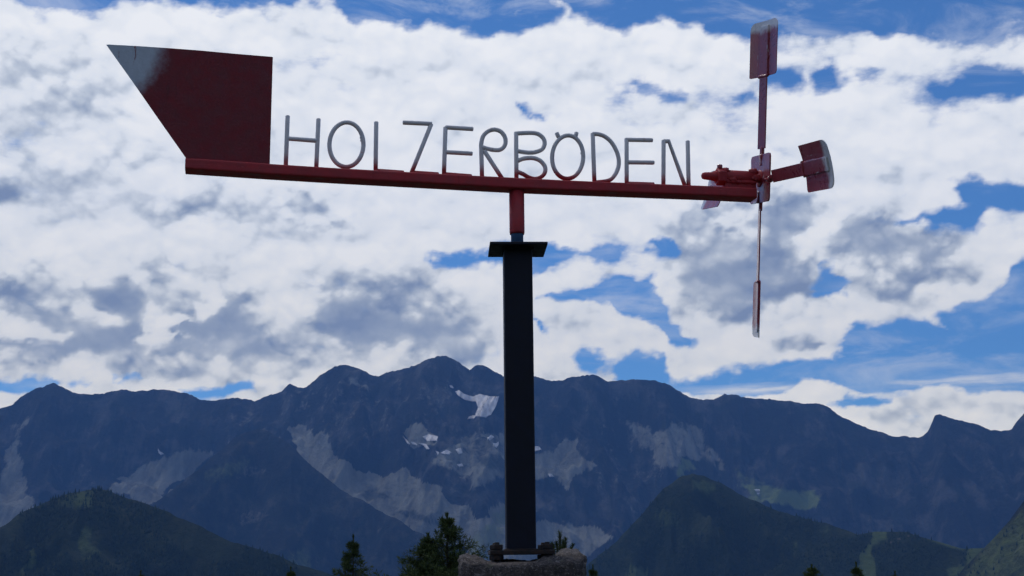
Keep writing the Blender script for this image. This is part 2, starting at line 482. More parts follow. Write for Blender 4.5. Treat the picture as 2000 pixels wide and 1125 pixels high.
# ------------------------------------------------------------------ materials
def material(name):
    m = bpy.data.materials.new(name)
    m.use_nodes = True
    g = NG(m.node_tree)
    b = g.n('ShaderNodeBsdfPrincipled')
    o = g.n('ShaderNodeOutputMaterial')
    g.nt.links.new(b.outputs[0], o.inputs[0])
    c = g.n('ShaderNodeTexCoord')
    return m, g, b, c.outputs['Object']


def bump(g, b, h, strength, dist):
    bp = g.n('ShaderNodeBump')
    bp.inputs['Strength'].default_value = strength
    bp.inputs['Distance'].default_value = dist
    g.set(bp.inputs['Height'], h)
    g.nt.links.new(bp.outputs[0], b.inputs['Normal'])


RED = (0.42, 0.029, 0.036)
GREY = (0.55, 0.60, 0.66)


def paint(name, fade=None, red=RED, rough=0.42, grey=GREY, coat=0.0):
    """red lead paint over galvanised grey; fade(g, object coords) gives where the grey shows"""
    m, g, b, P = material(name)
    n = g.noise(P, 22, 6, 0.62)
    col = g.mix(g.smooth(n, 0.3, 0.72), tuple(c * 0.84 for c in red), tuple(c * 1.14 for c in red))
    st = g.noise(g.vmath('MULTIPLY', P, (3, 3, 60)), 3, 3, 0.5)
    col = g.mix(g.smooth(st, 0.58, 0.8, 0, 0.35), col, (red[0] * 1.5, red[1] * 2.2, red[2] * 2.0))
    if fade:
        f = fade(g, P)
        gn = g.noise(P, 55, 5, 0.6)
        gc = g.mix(gn, tuple(c * 0.85 for c in grey), tuple(c * 1.1 for c in grey))
        col = g.mix(f, col, gc)
    drip = g.smooth(g.noise(g.vmath('MULTIPLY', P, (26, 26, 1.6)), 2.4, 5, 0.6), 0.60, 0.74, 0, 0.45)
    col = g.mix(drip, col, tuple(c * 0.45 for c in red))
    scr = g.smooth(g.noise(g.vmath('MULTIPLY', P, (5, 5, 30)), 9.0, 3, 0.5), 0.715, 0.735, 0, 0.6)
    col = g.mix(scr, col, (red[0] * 1.6, red[1] * 5, red[2] * 4.5))
    rust = g.smooth(g.noise(P, 70, 4, 0.7), 0.68, 0.76)
    col = g.mix(g.math('MULTIPLY', rust, 0.7), col, (0.035, 0.014, 0.010))
    g.set(b.inputs['Base Color'], col)
    g.set(b.inputs['Roughness'], g.smooth(n, 0.3, 0.7, rough - .08, rough + .18))
    b.inputs['Coat Weight'].default_value = coat
    b.inputs['Coat Roughness'].default_value = .15
    bump(g, b, g.math('ADD', g.math('MULTIPLY', g.noise(P, 120, 4, 0.6), .25), g.noise(P, 9, 3, 0.5)), 0.35, 0.012)
    return m


# ------------------------------------------------------------------ terrain
def fb(p, o=5, H=0.9, lac=2.1):
    return mn.fractal(p, H, lac, o, noise_basis='PERLIN_ORIGINAL')


def px_az(px):
    return np.arctan2(px - 1000, FPX * 1.0)


def interp_crest(pts, px):
    a = np.array(pts, float)
    return np.interp(px, a[:, 0], a[:, 1])


def set_attr(me, name, arr):
    at = me.color_attributes.new(name, 'FLOAT_COLOR', 'POINT')
    buf = np.ones((len(arr), 4), np.float32)
    buf[:, :arr.shape[1]] = arr
    at.data.foreach_set('color', buf.ravel())


def poly_mask(px, py, poly, feather):
    """soft inside mask of a patch of ground"""
    a = np.array(poly, float); b = np.roll(a, -1, 0)
    lo = a.min(0) - 4 * feather; hi = a.max(0) + 4 * feather
    out = np.zeros(len(px))
    sel = np.where((px > lo[0]) & (px < hi[0]) & (py > lo[1]) & (py < hi[1]))[0]
    if not len(sel): return out
    x, y = px[sel], py[sel]
    ins = np.zeros(len(sel), bool); dmin = np.full(len(sel), 1e9)
    for (x0, y0), (x1, y1) in zip(a, b):
        c = ((y0 > y) != (y1 > y))
        ins ^= c & (x < (x1 - x0) * (y - y0) / (y1 - y0 + 1e-9) + x0)
        t = np.clip(((x - x0) * (x1 - x0) + (y - y0) * (y1 - y0)) / ((x1 - x0) ** 2 + (y1 - y0) ** 2 + 1e-9), 0, 1)
        dmin = np.minimum(dmin, np.hypot(x - x0 - t * (x1 - x0), y - y0 - t * (y1 - y0)))
    s = np.where(ins, dmin, -dmin)
    out[sel] = np.clip(0.5 + s / (2 * feather), 0, 1)
    return out


def ridge_mesh(name, crest, cols, rows, Rf, L, drop, power, amp, nscale, jag, seed, back=1200.0, patches=(), spur=0.0, swell=0.0, warp=(17, .004)):
    """a mountain or hill: skyline crest at its surveyed distance, a front slope and a back slope"""
    px = np.asarray(cols, float)
    py = interp_crest(crest, px)
    off = seed * 37.0
    py = py + np.array([swell * fb(Vector((x * 0.012, off, 7)), 3) + jag * (fb(Vector((x * 0.045, off, 0)), 4) + .5 * fb(Vector((x * .16, off, 3)), 3)) for x in px])
    d = ray(px, py)
    hyp = np.hypot(d[:, 0], d[:, 1])
    a = np.arctan2(d[:, 0], d[:, 1]); te = d[:, 2] / hyp
    Rr = np.array([Rf(x) for x in px])
    zc = CZ + Rr * te
    s = np.concatenate([np.linspace(-1, 0, 7)[:-1], np.linspace(0, 1, rows) ** 1.0])
    nS, nC = len(s), len(px)
    S = s[:, None]; A = a[None, :]
    rr = np.where(S < 0, Rr[None, :] - back * S, Rr[None, :] - L * S)
    fall = np.where(S < 0, back * 0.75 * np.abs(S), drop * (1 - (1 - np.clip(S, 0, 1)) ** power))
    z = zc[None, :] - fall
    X = rr * np.sin(A); Y = rr * np.cos(A)
    env = np.where(S < 0, 0.3 * np.abs(S) ** .5, np.clip(S / 0.10, 0, 1) ** 0.8)
    nz = np.empty((nS, nC))
    for i in range(nS):
        for j in range(nC):
            x, y = X[i, j] * nscale, Y[i, j] * nscale
            w = 0.35 * fb(Vector((x * .7, y * .7, off + 9)), 2)
            # gullies run down the slope: stretch along the fall line
            v = Vector((x * 1.7 + w, y * 0.75 + w, off))
            nz[i, j] = mn.ridged_multi_fractal(v, 0.95, 2.1, 6, 0.95, 1.9, noise_basis='PERLIN_ORIGINAL') - 1.1 + spur * fb(v * .45, 3)
    z = z + amp * nz * env
    # low-lying base never above its own crest line
    V = np.stack([X, Y, z], -1).reshape(-1, 3)
    idx = np.arange(nS * nC).reshape(nS, nC)
    q = np.stack([idx[:-1, :-1], idx[:-1, 1:], idx[1:, 1:], idx[1:, :-1]], -1).reshape(-1, 4)[:, ::-1]
    me = bpy.data.meshes.new(name)
    me.vertices.add(len(V)); me.vertices.foreach_set('co', V.astype(np.float32).ravel())
    me.loops.add(len(q) * 4); me.loops.foreach_set('vertex_index', q.astype(np.int32).ravel())
    me.polygons.add(len(q)); me.polygons.foreach_set('loop_start', np.arange(0, len(q) * 4, 4, dtype=np.int32))
    me.update(calc_edges=True)
    me.validate()
    me.shade_smooth()
    vx, vy = proj(V)
    # ragged natural outlines for the ground patches
    w1 = np.array([fb(Vector((p[0] * warp[1], p[1] * warp[1], p[2] * warp[1] * 1.5)), 4) for p in V])
    w2 = np.array([fb(Vector((p[0] * warp[1] + 50, p[1] * warp[1], p[2] * warp[1] * 1.5 + 9)), 4) for p in V])
    vx = vx + warp[0] * w1; vy = vy + warp[0] * .8 * w2
    cov = np.zeros((len(V), 3))
    for ch, feather, wgt, poly in patches:
        cov[:, ch] = np.maximum(cov[:, ch], wgt * poly_mask(vx, vy, poly, feather * .6))
    set_attr(me, 'cover', cov)
    return me, V.reshape(nS, nC, 3), s, cov.reshape(nS, nC, 3)


SKY_MAIN = [(-2600, 1150), (-2100, 960), (-1700, 800), (-1300, 700), (-1100, 760), (-950, 720), (-700, 800), (-520, 770), (-330, 850), (-150, 840), (-60, 815), (0, 798), (25, 790), (45, 772), (70, 758), (85, 755), (104, 749), (118, 754), (140, 765), (165, 771), (195, 769),
    (240, 760), (262, 764), (318, 760), (345, 764), (372, 771), (392, 781), (420, 783), (450, 777), (480, 779), (497, 783), (520, 774), (548, 765), (565, 751), (580, 756), (598, 757), (625, 733),
    (650, 718), (672, 712), (690, 716), (710, 724), (728, 732), (740, 736), (755, 727), (790, 720), (815, 712), (838, 701), (856, 696), (870, 695), (885, 700), (905, 714), (918, 724), (930, 713),
    (945, 713), (962, 722), (985, 736), (1015, 730), (1046, 735), (1062, 741), (1078, 745), (1100, 742), (1115, 736), (1145, 734), (1158, 731), (1168, 735), (1185, 743), (1215, 744), (1240, 741),
    (1255, 740), (1280, 744), (1310, 753), (1330, 766), (1350, 777), (1375, 781), (1395, 780), (1415, 770), (1440, 772), (1475, 779), (1510, 780), (1545, 784), (1580, 788), (1600, 788), (1620, 797),
    (1645, 815), (1680, 831), (1715, 843), (1745, 852), (1770, 853), (1797, 855), (1812, 842), (1826, 812), (1838, 810), (1865, 819), (1890, 825), (1912, 829), (1935, 840), (1955, 842), (1975, 838),
    (1988, 820), (2000, 808), (2030, 795), (2080, 800), (2160, 830), (2300, 800), (2500, 840), (2700, 760), (2900, 800), (3100, 720), (3300, 740), (3700, 820), (4100, 980), (4600, 1150)]
SC, GR, FO = 0, 1, 2       # scree / grass / dark rock bands
PATCH_MAIN = [
    (SC, 20, .30, [(1180, 790), (1270, 850), (1345, 960), (1260, 1020), (1150, 970), (1120, 860)]), (SC, 20, .27, [(50, 870), (190, 890), (210, 960), (100, 970)]),
    (SC, 20, .30, [(500, 765), (720, 725), (770, 800), (720, 880), (560, 830)]), (SC, 20, .28, [(760, 735), (970, 745), (1000, 850), (800, 850)]),
    (SC, 20, .25, [(1890, 900), (2100, 840), (2100, 990), (1940, 1030)]), (SC, 20, .28, [(420, 790), (520, 790), (520, 900), (420, 900)]), (SC, 20, .24, [(1050, 760), (1300, 760), (1320, 830), (1100, 850)]),
    (SC, 16, .28, [(880, 850), (1000, 930), (1000, 1000), (900, 990), (820, 930)]),
    (SC, 7, .8, [(215, 948), (300, 900), (390, 868), (418, 890), (300, 984), (250, 968)]),
    (SC, 8, .7, [(12, 872), (34, 860), (46, 920), (78, 1000), (30, 1035), (-80, 1060), (-80, 930), (0, 945)]),
    (SC, 7, .45, [(18, 838), (60, 800), (70, 806), (40, 850), (56, 880), (34, 868)]),
    (SC, 5, 1.0, [(567, 842), (583, 832), (608, 848), (623, 842), (641, 858), (650, 890), (690, 915), (711, 926), (745, 935), (773, 926), (796, 910), (811, 933), (848, 953), (869, 982), (906, 995), (931, 1024),
                  (905, 1062), (860, 1070), (819, 1053), (778, 1030), (728, 1002), (678, 977), (645, 945), (587, 906), (571, 867)]),
    (SC, 7, .75, [(905, 1040), (931, 1010), (950, 1000), (990, 985), (1050, 1015), (1091, 1022), (1120, 1036), (1161, 1026), (1204, 1048), (1145, 1100), (1000, 1125), (920, 1110)]),
    (SC, 4, .9, [(788, 838), (819, 829), (844, 846), (855, 862), (827, 864), (806, 868)]),
    (SC, 9, .6, [(852, 892), (893, 858), (935, 846), (1000, 846), (1000, 941), (935, 958), (906, 929), (877, 908)]),
    (SC, 6, .75, [(1030, 891), (1083, 885), (1107, 846), (1128, 858), (1136, 887), (1166, 908), (1136, 930), (1103, 957), (1074, 926), (1030, 941)]),
    (SC, 10, .62, [(1215, 813), (1248, 817), (1269, 842), (1326, 825), (1384, 838), (1380, 867), (1413, 900), (1438, 941), (1397, 908), (1351, 893), (1297, 914), (1264, 883), (1231, 842)]),
    (SC, 4, .6, [(680, 737), (700, 744), (726, 765), (712, 769), (690, 753)]),
    (SC, 4, .5, [(575, 798), (590, 788), (608, 797), (600, 805), (580, 803)]),
    (SC, 4, .5, [(509, 838), (550, 868), (592, 897), (580, 900), (540, 872), (505, 846)]),
    (SC, 4, .4, [(735, 820), (752, 832), (764, 848), (752, 846), (738, 832)]),
    (SC, 3, .4, [(672, 810), (690, 812), (698, 822), (684, 820)]),
    (GR, 6, .9, [(1318, 902), (1351, 896), (1356, 918), (1343, 926), (1322, 920)]),
    (GR, 8, 1.0, [(1436, 952), (1470, 958), (1500, 954), (1545, 955), (1592, 965), (1604, 985), (1560, 993), (1500, 987), (1460, 974)]),
    (GR, 9, .5, [(915, 1050), (985, 990), (990, 1120), (920, 1120)]),
    (GR, 8, .5, [(1413, 900), (1450, 930), (1520, 965), (1480, 968), (1440, 945)]),
    (FO, 6, .8, [(760, 1000), (800, 992), (850, 1008), (880, 1030), (840, 1026), (790, 1012)]),
    (FO, 5, .7, [(700, 965), (740, 960), (760, 975), (730, 985)]),
    (FO, 5, .8, [(1274, 822), (1292, 818), (1305, 830), (1300, 840), (1282, 842)]),
    (FO, 5, .8, [(1318, 830), (1335, 826), (1345, 838), (1330, 846)]),
    (FO, 6, .8, [(1352, 896), (1380, 890), (1410, 908), (1425, 930), (1395, 920), (1365, 912)]),
    (FO, 6, .7, [(928, 900), (955, 882), (985, 890), (985, 930), (950, 920)]),
    (FO, 5, .7, [(1060, 925), (1090, 930), (1100, 950), (1070, 945)]),
]


def terrain_mat(name, rock, rock2, scree, grass, dark, scale, sc_rough=1.0):
    m, g, b, P = material(name)
    at = g.n('ShaderNodeAttribute', attribute_name='cover')
    sp = g.n('ShaderNodeSeparateColor'); g.set(sp.inputs[0], at.outputs['Color'])
    n = g.noise(P, scale, 8, 0.65, 0.3)
    nf = g.noise(P, scale * 7, 6, 0.65)
    streak = g.noise(g.vmath('MULTIPLY', P, (1, 0.35, 0.18)), scale * 3.2, 7, 0.65, 0.4)
    col = g.mix(g.smooth(g.math('ADD', g.math('MULTIPLY', n, .55), g.math('MULTIPLY', streak, .45)), 0.47, 0.64), rock, rock2)
    veg = g.smooth(g.noise(P, scale * 1.7, 5, 0.6), 0.52, 0.66, 0, 0.6)
    col = g.mix(veg, col, dark)
    br = g.math('MULTIPLY', g.math('SUBTRACT', g.math('ADD', g.math('MULTIPLY', streak, .5), g.math('MULTIPLY', nf, .5)), 0.5), 1.5 * sc_rough)
    sf = g.smooth(g.math('ADD', sp.outputs[0], g.math('MULTIPLY', br, g.smooth(sp.outputs[0], 0.02, 0.3))), 0.32, 0.66)
    scv = g.mix(g.smooth(streak, .35, .65), tuple(c * .62 for c in scree), tuple(c * 1.15 for c in scree))
    col = g.mix(sf, col, scv)
    gf = g.smooth(g.math('ADD', sp.outputs[1], g.math('MULTIPLY', br, g.smooth(sp.outputs[1], 0.02, 0.3))), 0.15, 0.9)
    col = g.mix(gf, col, g.mix(nf, tuple(c * .7 for c in grass), tuple(c * 1.2 for c in grass)))
    ff = g.smooth(g.math('ADD', sp.outputs[2], g.math('MULTIPLY', br, g.smooth(sp.outputs[2], 0.02, 0.3))), 0.15, 0.9, 0, .85)
    col = g.mix(ff, col, dark)
    g.set(b.inputs['Base Color'], col)
    b.inputs['Roughness'].default_value = 0.95
    b.inputs['Specular IOR Level'].default_value = 0.1
    bump(g, b, g.math('ADD', nf, g.math('ADD', streak, n)), 1.0, 0.12 / scale)
    return m


M_MAIN = terrain_mat('alpine_rock', (0.008, 0.009, 0.012), (0.092, 0.086, 0.078), (0.25, 0.245, 0.20), (0.17, 0.21, 0.06), (0.016, 0.022, 0.014), 0.0035)
M_SPUR = terrain_mat('spur_slope', (0.009, 0.011, 0.010), (0.062, 0.058, 0.042), (0.17, 0.16, 0.13), (0.13, 0.16, 0.05), (0.013, 0.019, 0.011), 0.005)
M_HILL = terrain_mat('forest_floor', (0.016, 0.026, 0.010), (0.036, 0.046, 0.018), (0.15, 0.14, 0.11), (0.085, 0.115, 0.040), (0.007, 0.014, 0.006), 0.008)

cols_in = np.arange(-160, 2165, 3.0)
cols_main = np.concatenate([np.arange(-2600, -160, 26.0), cols_in, np.arange(2170, 4600, 26.0)])


def R_main(x):
    return 10000 + 350 * math.sin(x * 0.0041 + 1) - 500 * (1 / (1 + math.exp(-(x - 1500) / 90)))


me, MV, MS, MC = ridge_mesh('mountain', SKY_MAIN, cols_main, 170, R_main, 4300.0, 1950.0, 1.75, 210.0, 0.0011, 2.6, 1, patches=PATCH_MAIN, spur=0.5)
mountain = tag(link('mountain', me, M_MAIN), kind='structure')

# forested spur in front of the scree valley
CREST1 = [(150, 1090), (260, 1010), (340, 955), (400, 905), (440, 872), (470, 850), (500, 838), (520, 840), (555, 862), (590, 890), (630, 925), (665, 955), (690, 971), (705, 974), (722, 985), (740, 1000), (770, 1015),
          (800, 1030), (840, 1050), (880, 1070), (930, 1098), (1000, 1140), (1060, 1180)]
P1 = [(SC, 8, .4, [(430, 925), (470, 905), (520, 925), (500, 935), (460, 935)]), (GR, 10, .5, [(400, 920), (440, 890), (500, 905), (440, 930), (400, 950)]),
      (SC, 9, .5, [(450, 1000), (500, 990), (530, 1010), (500, 1030), (460, 1030)]), (GR, 10, .6, [(550, 1090), (600, 1075), (630, 1110), (580, 1125)]),
      (SC, 6, .4, [(725, 990), (750, 1020), (760, 1060), (740, 1040)])]
me, V1, S1, C1 = ridge_mesh('hill', CREST1, np.arange(150, 1061, 4.0), 90, lambda x: 8300 - 900 * min(1.0, abs(x - 500) / 260.0) - 900 * max(0.0, min(1.0, (x - 760) / 200.0)), 2600.0, 1500.0, 1.25, 170.0, 0.0014, 2.0, 2, patches=P1, spur=.6, swell=9)
tag(link('hill', me, M_SPUR), kind='structure')
# wooded hill low on the left
CREST2 = [(-1700, 1300), (-1350, 1120), (-1000, 1030), (-700, 1000), (-400, 960), (-250, 1040), (-150, 1070), (-60, 1050), (0, 1030), (50, 1002), (100, 977), (150, 960), (185, 954), (215, 958), (260, 976), (290, 987), (330, 1002), (370, 1021), (420, 1042), (470, 1062), (540, 1087), (600, 1107), (680, 1132), (760, 1160)]
P2 = [(GR, 10, .7, [(100, 985), (150, 965), (185, 960), (170, 985), (130, 1000)]), (GR, 8, .7, [(30, 1110), (50, 1070), (60, 1075), (45, 1125)]), (GR, 9, .6, [(150, 1060), (175, 1030), (195, 1075), (170, 1090)])]
me, V2, S2, C2 = ridge_mesh('hill', CREST2, np.concatenate([np.arange(-1700, -300, 12.0), np.arange(-300, 761, 5.0)]), 70, lambda x: 3500 + 150 * math.sin(x * .008), 1500.0, 900.0, 1.1, 95.0, 0.0024, 1.4, 3, patches=P2, spur=.5, swell=8, warp=(26, .010))
tag(link('hill', me, M_HILL), kind='structure')
# pyramid shaped wooded hill right of the post
CREST3 = [(1060, 1190), (1100, 1145), (1150, 1102), (1190, 1072), (1230, 1032), (1260, 997), (1300, 957), (1330, 932), (1352, 922), (1375, 927), (1400, 942), (1440, 962), (1480, 982), (1520, 997), (1560, 1011), (1600, 1017), (1640, 1032), (1680, 1047), (1720, 1062), (1800, 1092), (1900, 1122), (2000, 1150)]
P3 = [(GR, 8, .8, [(1352, 930), (1375, 932), (1410, 955), (1380, 960), (1350, 955)]), (GR, 9, .6, [(1290, 1000), (1310, 985), (1330, 1010), (1300, 1035)]), (GR, 7, .9, [(1230, 1115), (1250, 1105), (1270, 1112), (1270, 1140), (1230, 1140)]),
      (GR, 9, .6, [(1520, 1040), (1560, 1070), (1600, 1100), (1570, 1100), (1530, 1060)]), (GR, 8, .6, [(1590, 1030), (1610, 1028), (1620, 1040), (1600, 1044)])]
me, V3, S3, C3 = ridge_mesh('hill', CREST3, np.arange(1060, 2001, 4.0), 70, lambda x: 4400 + 120 * math.sin(x * .01), 1800.0, 1000.0, 1.15, 130.0, 0.0021, 1.6, 4, patches=P3, spur=.6, swell=9, warp=(26, .008))
tag(link('hill', me, M_HILL), kind='structure')
# low knoll with pasture tracks, lower right
CREST4 = [(1440, 1150), (1520, 1105), (1600, 1065), (1660, 1048), (1710, 1038), (1770, 1039), (1800, 1049), (1840, 1060), (1880, 1072), (1930, 1070), (1960, 1076), (2000, 1088), (2080, 1120), (2200, 1160)]
P4 = [(GR, 4, 1.0, [(1704, 1034), (1735, 1034), (1736, 1060), (1705, 1068), (1690, 1080), (1700, 1130), (1660, 1130), (1668, 1085), (1712, 1058)]),
      (GR, 3, .9, [(1735, 1034), (1770, 1035), (1773, 1042), (1736, 1043)]), (GR, 3, 1.0, [(1796, 1046), (1840, 1057), (1882, 1070), (1880, 1077), (1838, 1065), (1796, 1053)]),
      (SC, 3, .6, [(1735, 1066), (1790, 1052), (1791, 1056), (1737, 1071)]), (GR, 6, .8, [(1885, 1070), (1935, 1068), (1945, 1080), (1930, 1110), (1895, 1110), (1890, 1090)]),
      (SC, 4, .7, [(1935, 1085), (1945, 1088), (1932, 1108), (1920, 1108)]), (GR, 6, .7, [(1850, 1112), (1885, 1105), (1960, 1120), (1960, 1140), (1850, 1140)])]
me, V4, S4, C4 = ridge_mesh('hill', CREST4, np.arange(1440, 2201, 3.0), 80, lambda x: 4050 + 80 * math.sin(x * .012), 1300.0, 700.0, 1.15, 14.0, 0.004, 0.5, 5, patches=P4)
tag(link('hill', me, M_HILL), kind='structure')
# grassy slope at the right edge
CREST5 = [(1820, 1180), (1860, 1140), (1882, 1110), (1912, 1080), (1942, 1050), (1972, 1016), (2000, 978), (2060, 910), (2150, 830), (2350, 780), (2700, 820), (3000, 900), (3400, 1200)]
P5 = [(GR, 14, .55, [(1860, 1140), (1940, 1055), (2000, 985), (2100, 880), (2160, 1140)]), (SC, 6, .4, [(1960, 1100), (1990, 1060), (2000, 1066), (1975, 1110)])]
me, V5, S5, C5 = ridge_mesh('hill', CREST5, np.concatenate([np.arange(1820, 2180, 4.0), np.arange(2180, 3400, 16.0)]), 70, lambda x: 3750.0, 1500.0, 1100.0, 1.1, 35.0, 0.003, 0.8, 6, patches=P5)
tag(link('hill', me, M_SPUR), kind='structure')


# meadow and valley floor, one sheet to the horizon
def ground_z(r):
    return -0.30 * max(0.0, r - 5.5) if r < 1500 else -0.30 * 1494.5 - 0.10 * (min(r, 3000) - 1500)


gr = [0, 1.5, 3, 4.5, 5.5, 7, 9, 12, 16, 21, 28, 38, 50, 70, 100, 150, 230, 350, 520, 780, 1150, 1500, 2100, 3000, 5000, 8000, 11500]
V, F = [(0, 0, 0)], []
NSG = 96
for r in gr[1:]:
    for k in range(NSG):
        a = 2 * math.pi * k / NSG
        x, y = r * math.cos(a), r * math.sin(a)
        bmp = fb(Vector((x * .15, y * .15, 4)), 4) * min(0.02 * r, 1.2) if r > 2 else 0.0
        zz = ground_z(r)
        if y < 0:      # unseen rise behind the viewer, added to block sky light
            up_ = 0.26 * max(0.0, min(-y, 1100.0) - 3.0)
            wgt = min(1.0, -y / (r * 0.6))
            zz = zz * (1 - wgt) + up_ * wgt
        V.append((x, y, zz + bmp))
for k in range(NSG):
    F.append((0, 1 + k, 1 + (k + 1) % NSG))
for i in range(len(gr) - 2):
    for k in range(NSG):
        a0 = 1 + i * NSG + k; a1 = 1 + i * NSG + (k + 1) % NSG
        F.append((a0, a0 + NSG, a1 + NSG, a1))
m, g, b, P = material('meadow')
n = g.noise(P, 1.3, 8, 0.65)
g.set(b.inputs['Base Color'], g.mix(g.smooth(n, .35, .65), (0.024, 0.034, 0.017), (0.050, 0.060, 0.030)))
b.inputs['Roughness'].default_value = 0.95
bump(g, b, g.noise(P, 30, 4, .6), 0.6, 0.03)
ground = tag(mk('ground', V, F, m, smooth=True), kind='structure')


# ------------------------------------------------------------------ far woods (one mass each)
def pick(Vg, S, n, smax, ok):
    """random points on a slope grid, trees thinned by ok(x, y, cover)"""
    nS, nC = Vg.shape[:2]
    i0 = int(np.searchsorted(S, 0.0))
    i1 = int(np.searchsorted(S, smax))
    out = []
    return i0, i1, nC


def forest(Vg, S, Cg, n, smax, hmin, hmax, mat, seed, thin=0.0, keep=None):
    r_ = np.random.default_rng(seed)
    i0 = int(np.searchsorted(S, 0.0)); i1 = int(np.searchsorted(S, smax))
    nC = Vg.shape[1]
    fi = i0 + r_.random(n) * (i1 - i0 - 1); fj = r_.random(n) * (nC - 1.001)
    i = fi.astype(int); j = fj.astype(int); u_ = (fi - i)[:, None]; v_ = (fj - j)[:, None]
    P = (Vg[i, j] * (1 - u_) + Vg[i + 1, j] * u_) * (1 - v_) + (Vg[i, j + 1] * (1 - u_) + Vg[i + 1, j + 1] * u_) * v_
    cov = Cg[i, j].max(-1)
    nzv = np.array([fb(Vector((p[0] * .006, p[1] * .006, seed)), 4) for p in P])
    sel = (r_.random(n) > cov * 1.15) & (nzv > thin)
    if keep is not None: sel &= keep(P)
    P = P[sel]
    k = len(P)
    h = hmin + (hmax - hmin) * r_.random(k) ** 1.3
    rad = h * (0.17 + 0.08 * r_.random(k))
    SG = 5
    ang = np.linspace(0, 2 * np.pi, SG, endpoint=False)
    ring = np.stack([np.cos(ang), np.sin(ang)], -1)
    base = np.zeros((k, SG, 3)); base[:, :, :2] = P[:, None, :2] + ring[None] * rad[:, None, None] * (0.8 + .4 * r_.random((k, SG, 1)))
    base[:, :, 2] = P[:, None, 2] + 0.10 * h[:, None] - 1.0
    tip = P.copy(); tip[:, 2] += h; tip[:, :2] += r_.normal(0, .25, (k, 2))
    Vv = np.concatenate([base, tip[:, None]], 1).reshape(-1, 3)
    o = (np.arange(k) * (SG + 1))[:, None]
    tri = np.stack([np.concatenate([o + q, o + (q + 1) % SG, o + SG], 1) for q in range(SG)], 1).reshape(-1, 3)
    me = bpy.data.meshes.new('forest')
    me.vertices.add(len(Vv)); me.vertices.foreach_set('co', Vv.astype(np.float32).ravel())
    me.loops.add(len(tri) * 3); me.loops.foreach_set('vertex_index', tri.astype(np.int32).ravel())
    me.polygons.add(len(tri)); me.polygons.foreach_set('loop_start', np.arange(0, len(tri) * 3, 3, dtype=np.int32))
    me.update(calc_edges=True)
    return tag(link('forest', me, mat), kind='stuff')


m, g, b, P = material('far_conifers')
n = g.noise(P, 0.02, 5, .7)
n3 = g.noise(P, 0.11, 2, .6)
g.set(b.inputs['Base Color'], g.mix(g.smooth(n3, .42, .66), g.mix(n, (0.003, 0.008, 0.004), (0.016, 0.028, 0.010)), (0.026, 0.040, 0.015)))
b.inputs['Roughness'].default_value = 0.9
b.inputs['Specular IOR Level'].default_value = 0.1
M_WOOD = m
forest(V2, S2, C2, 34000, .62, 7, 15, M_WOOD, 11, -0.16)
forest(V3, S3, C3, 21000, .62, 7, 15, M_WOOD, 12, -0.12)
forest(V4, S4, C4, 8000, .45, 7, 14, M_WOOD, 13, -0.30)
forest(V1, S1, C1, 17000, .60, 7, 15, M_WOOD, 14, 0.02, keep=lambda P: proj(P)[1] > 925)
forest(V5, S5, C5, 4000, .5, 7, 13, M_WOOD, 15, 0.1)

# ------------------------------------------------------------------ snow patches lying on the mountain
nS, nC = MV.shape[:2]
idx = np.arange(nS * nC).reshape(nS, nC)
q = np.stack([idx[:-1, :-1], idx[:-1, 1:], idx[1:, 1:], idx[1:, :-1]], -1).reshape(-1, 4)
bvh = BVHTree.FromPolygons([tuple(v) for v in MV.reshape(-1, 3)], [tuple(int(k) for k in f) for f in q])


def on_mountain(px, py):
    d = Vector(ray(px, py)).normalized()
    hit, nrm, _, dist = bvh.ray_cast(Vector((0, 0, CZ)), d)
    return hit, d


m, g, b, P = material('old_snow')
n = g.noise(g.vmath('MULTIPLY', P, (1, .4, .4)), 0.05, 6, .6)
g.set(b.inputs['Base Color'], g.mix(g.smooth(n, .35, .7), (0.80, 0.76, 0.74), (0.48, 0.45, 0.43)))
b.inputs['Roughness'].default_value = 0.7
M_SNOW = m


def snow(poly, label, group=None):
    a = [Vector(p) for p in poly]
    pts = []
    for i, p in enumerate(a):
        nx_ = a[(i + 1) % len(a)]
        k = max(1, int((nx_ - p).length / 2.0))
        for t in range(k):
            qv = p.lerp(nx_, t / k)
            jit = 0.9 * fb(Vector((qv.x * .5, qv.y * .5, 2)), 3)
            pts.append(Vector((qv.x + jit, qv.y + jit)))
    nb = len(pts)
    xs = [p.x for p in pts]; ys = [p.y for p in pts]
    ins = []
    gx = np.arange(min(xs), max(xs), 2.5); gy = np.arange(min(ys), max(ys), 2.5)
    for X_ in gx:
        for Y_ in gy:
            if poly_mask(np.array([X_]), np.array([Y_]), poly, 2.0)[0] > 0.75:
                ins.append(Vector((X_, Y_)))
    vs, es, fs, *_ = delaunay_2d_cdt(pts + ins, [], [list(range(nb))], 1, 1e-4)
    V, ok = [], True
    for v in vs:
        h, d = on_mountain(v.x, v.y)
        if h is None: return
        V.append(h - d * 9.0 + Vector((0, 0, 3.0)))
    nv = len(V)
    F = [tuple(f) for f in fs]
    # a rim of real thickness round the edge
    cnt = {}
    for f in F:
        for k in range(len(f)):
            ed = (f[k], f[(k + 1) % len(f)])
            cnt[ed] = 1
    low = {}
    for (p, q_) in list(cnt):
        if (q_, p) not in cnt:
            for w in (p, q_):
                if w not in low:
                    low[w] = len(V); V.append(V[w] + Vector((0, 14, -7)))
            F.append((q_, p, low[p], low[q_]))
    o = mk('snow_patch', V, F, M_SNOW)
    tag(o, label, 'snow patch', group)
    return o


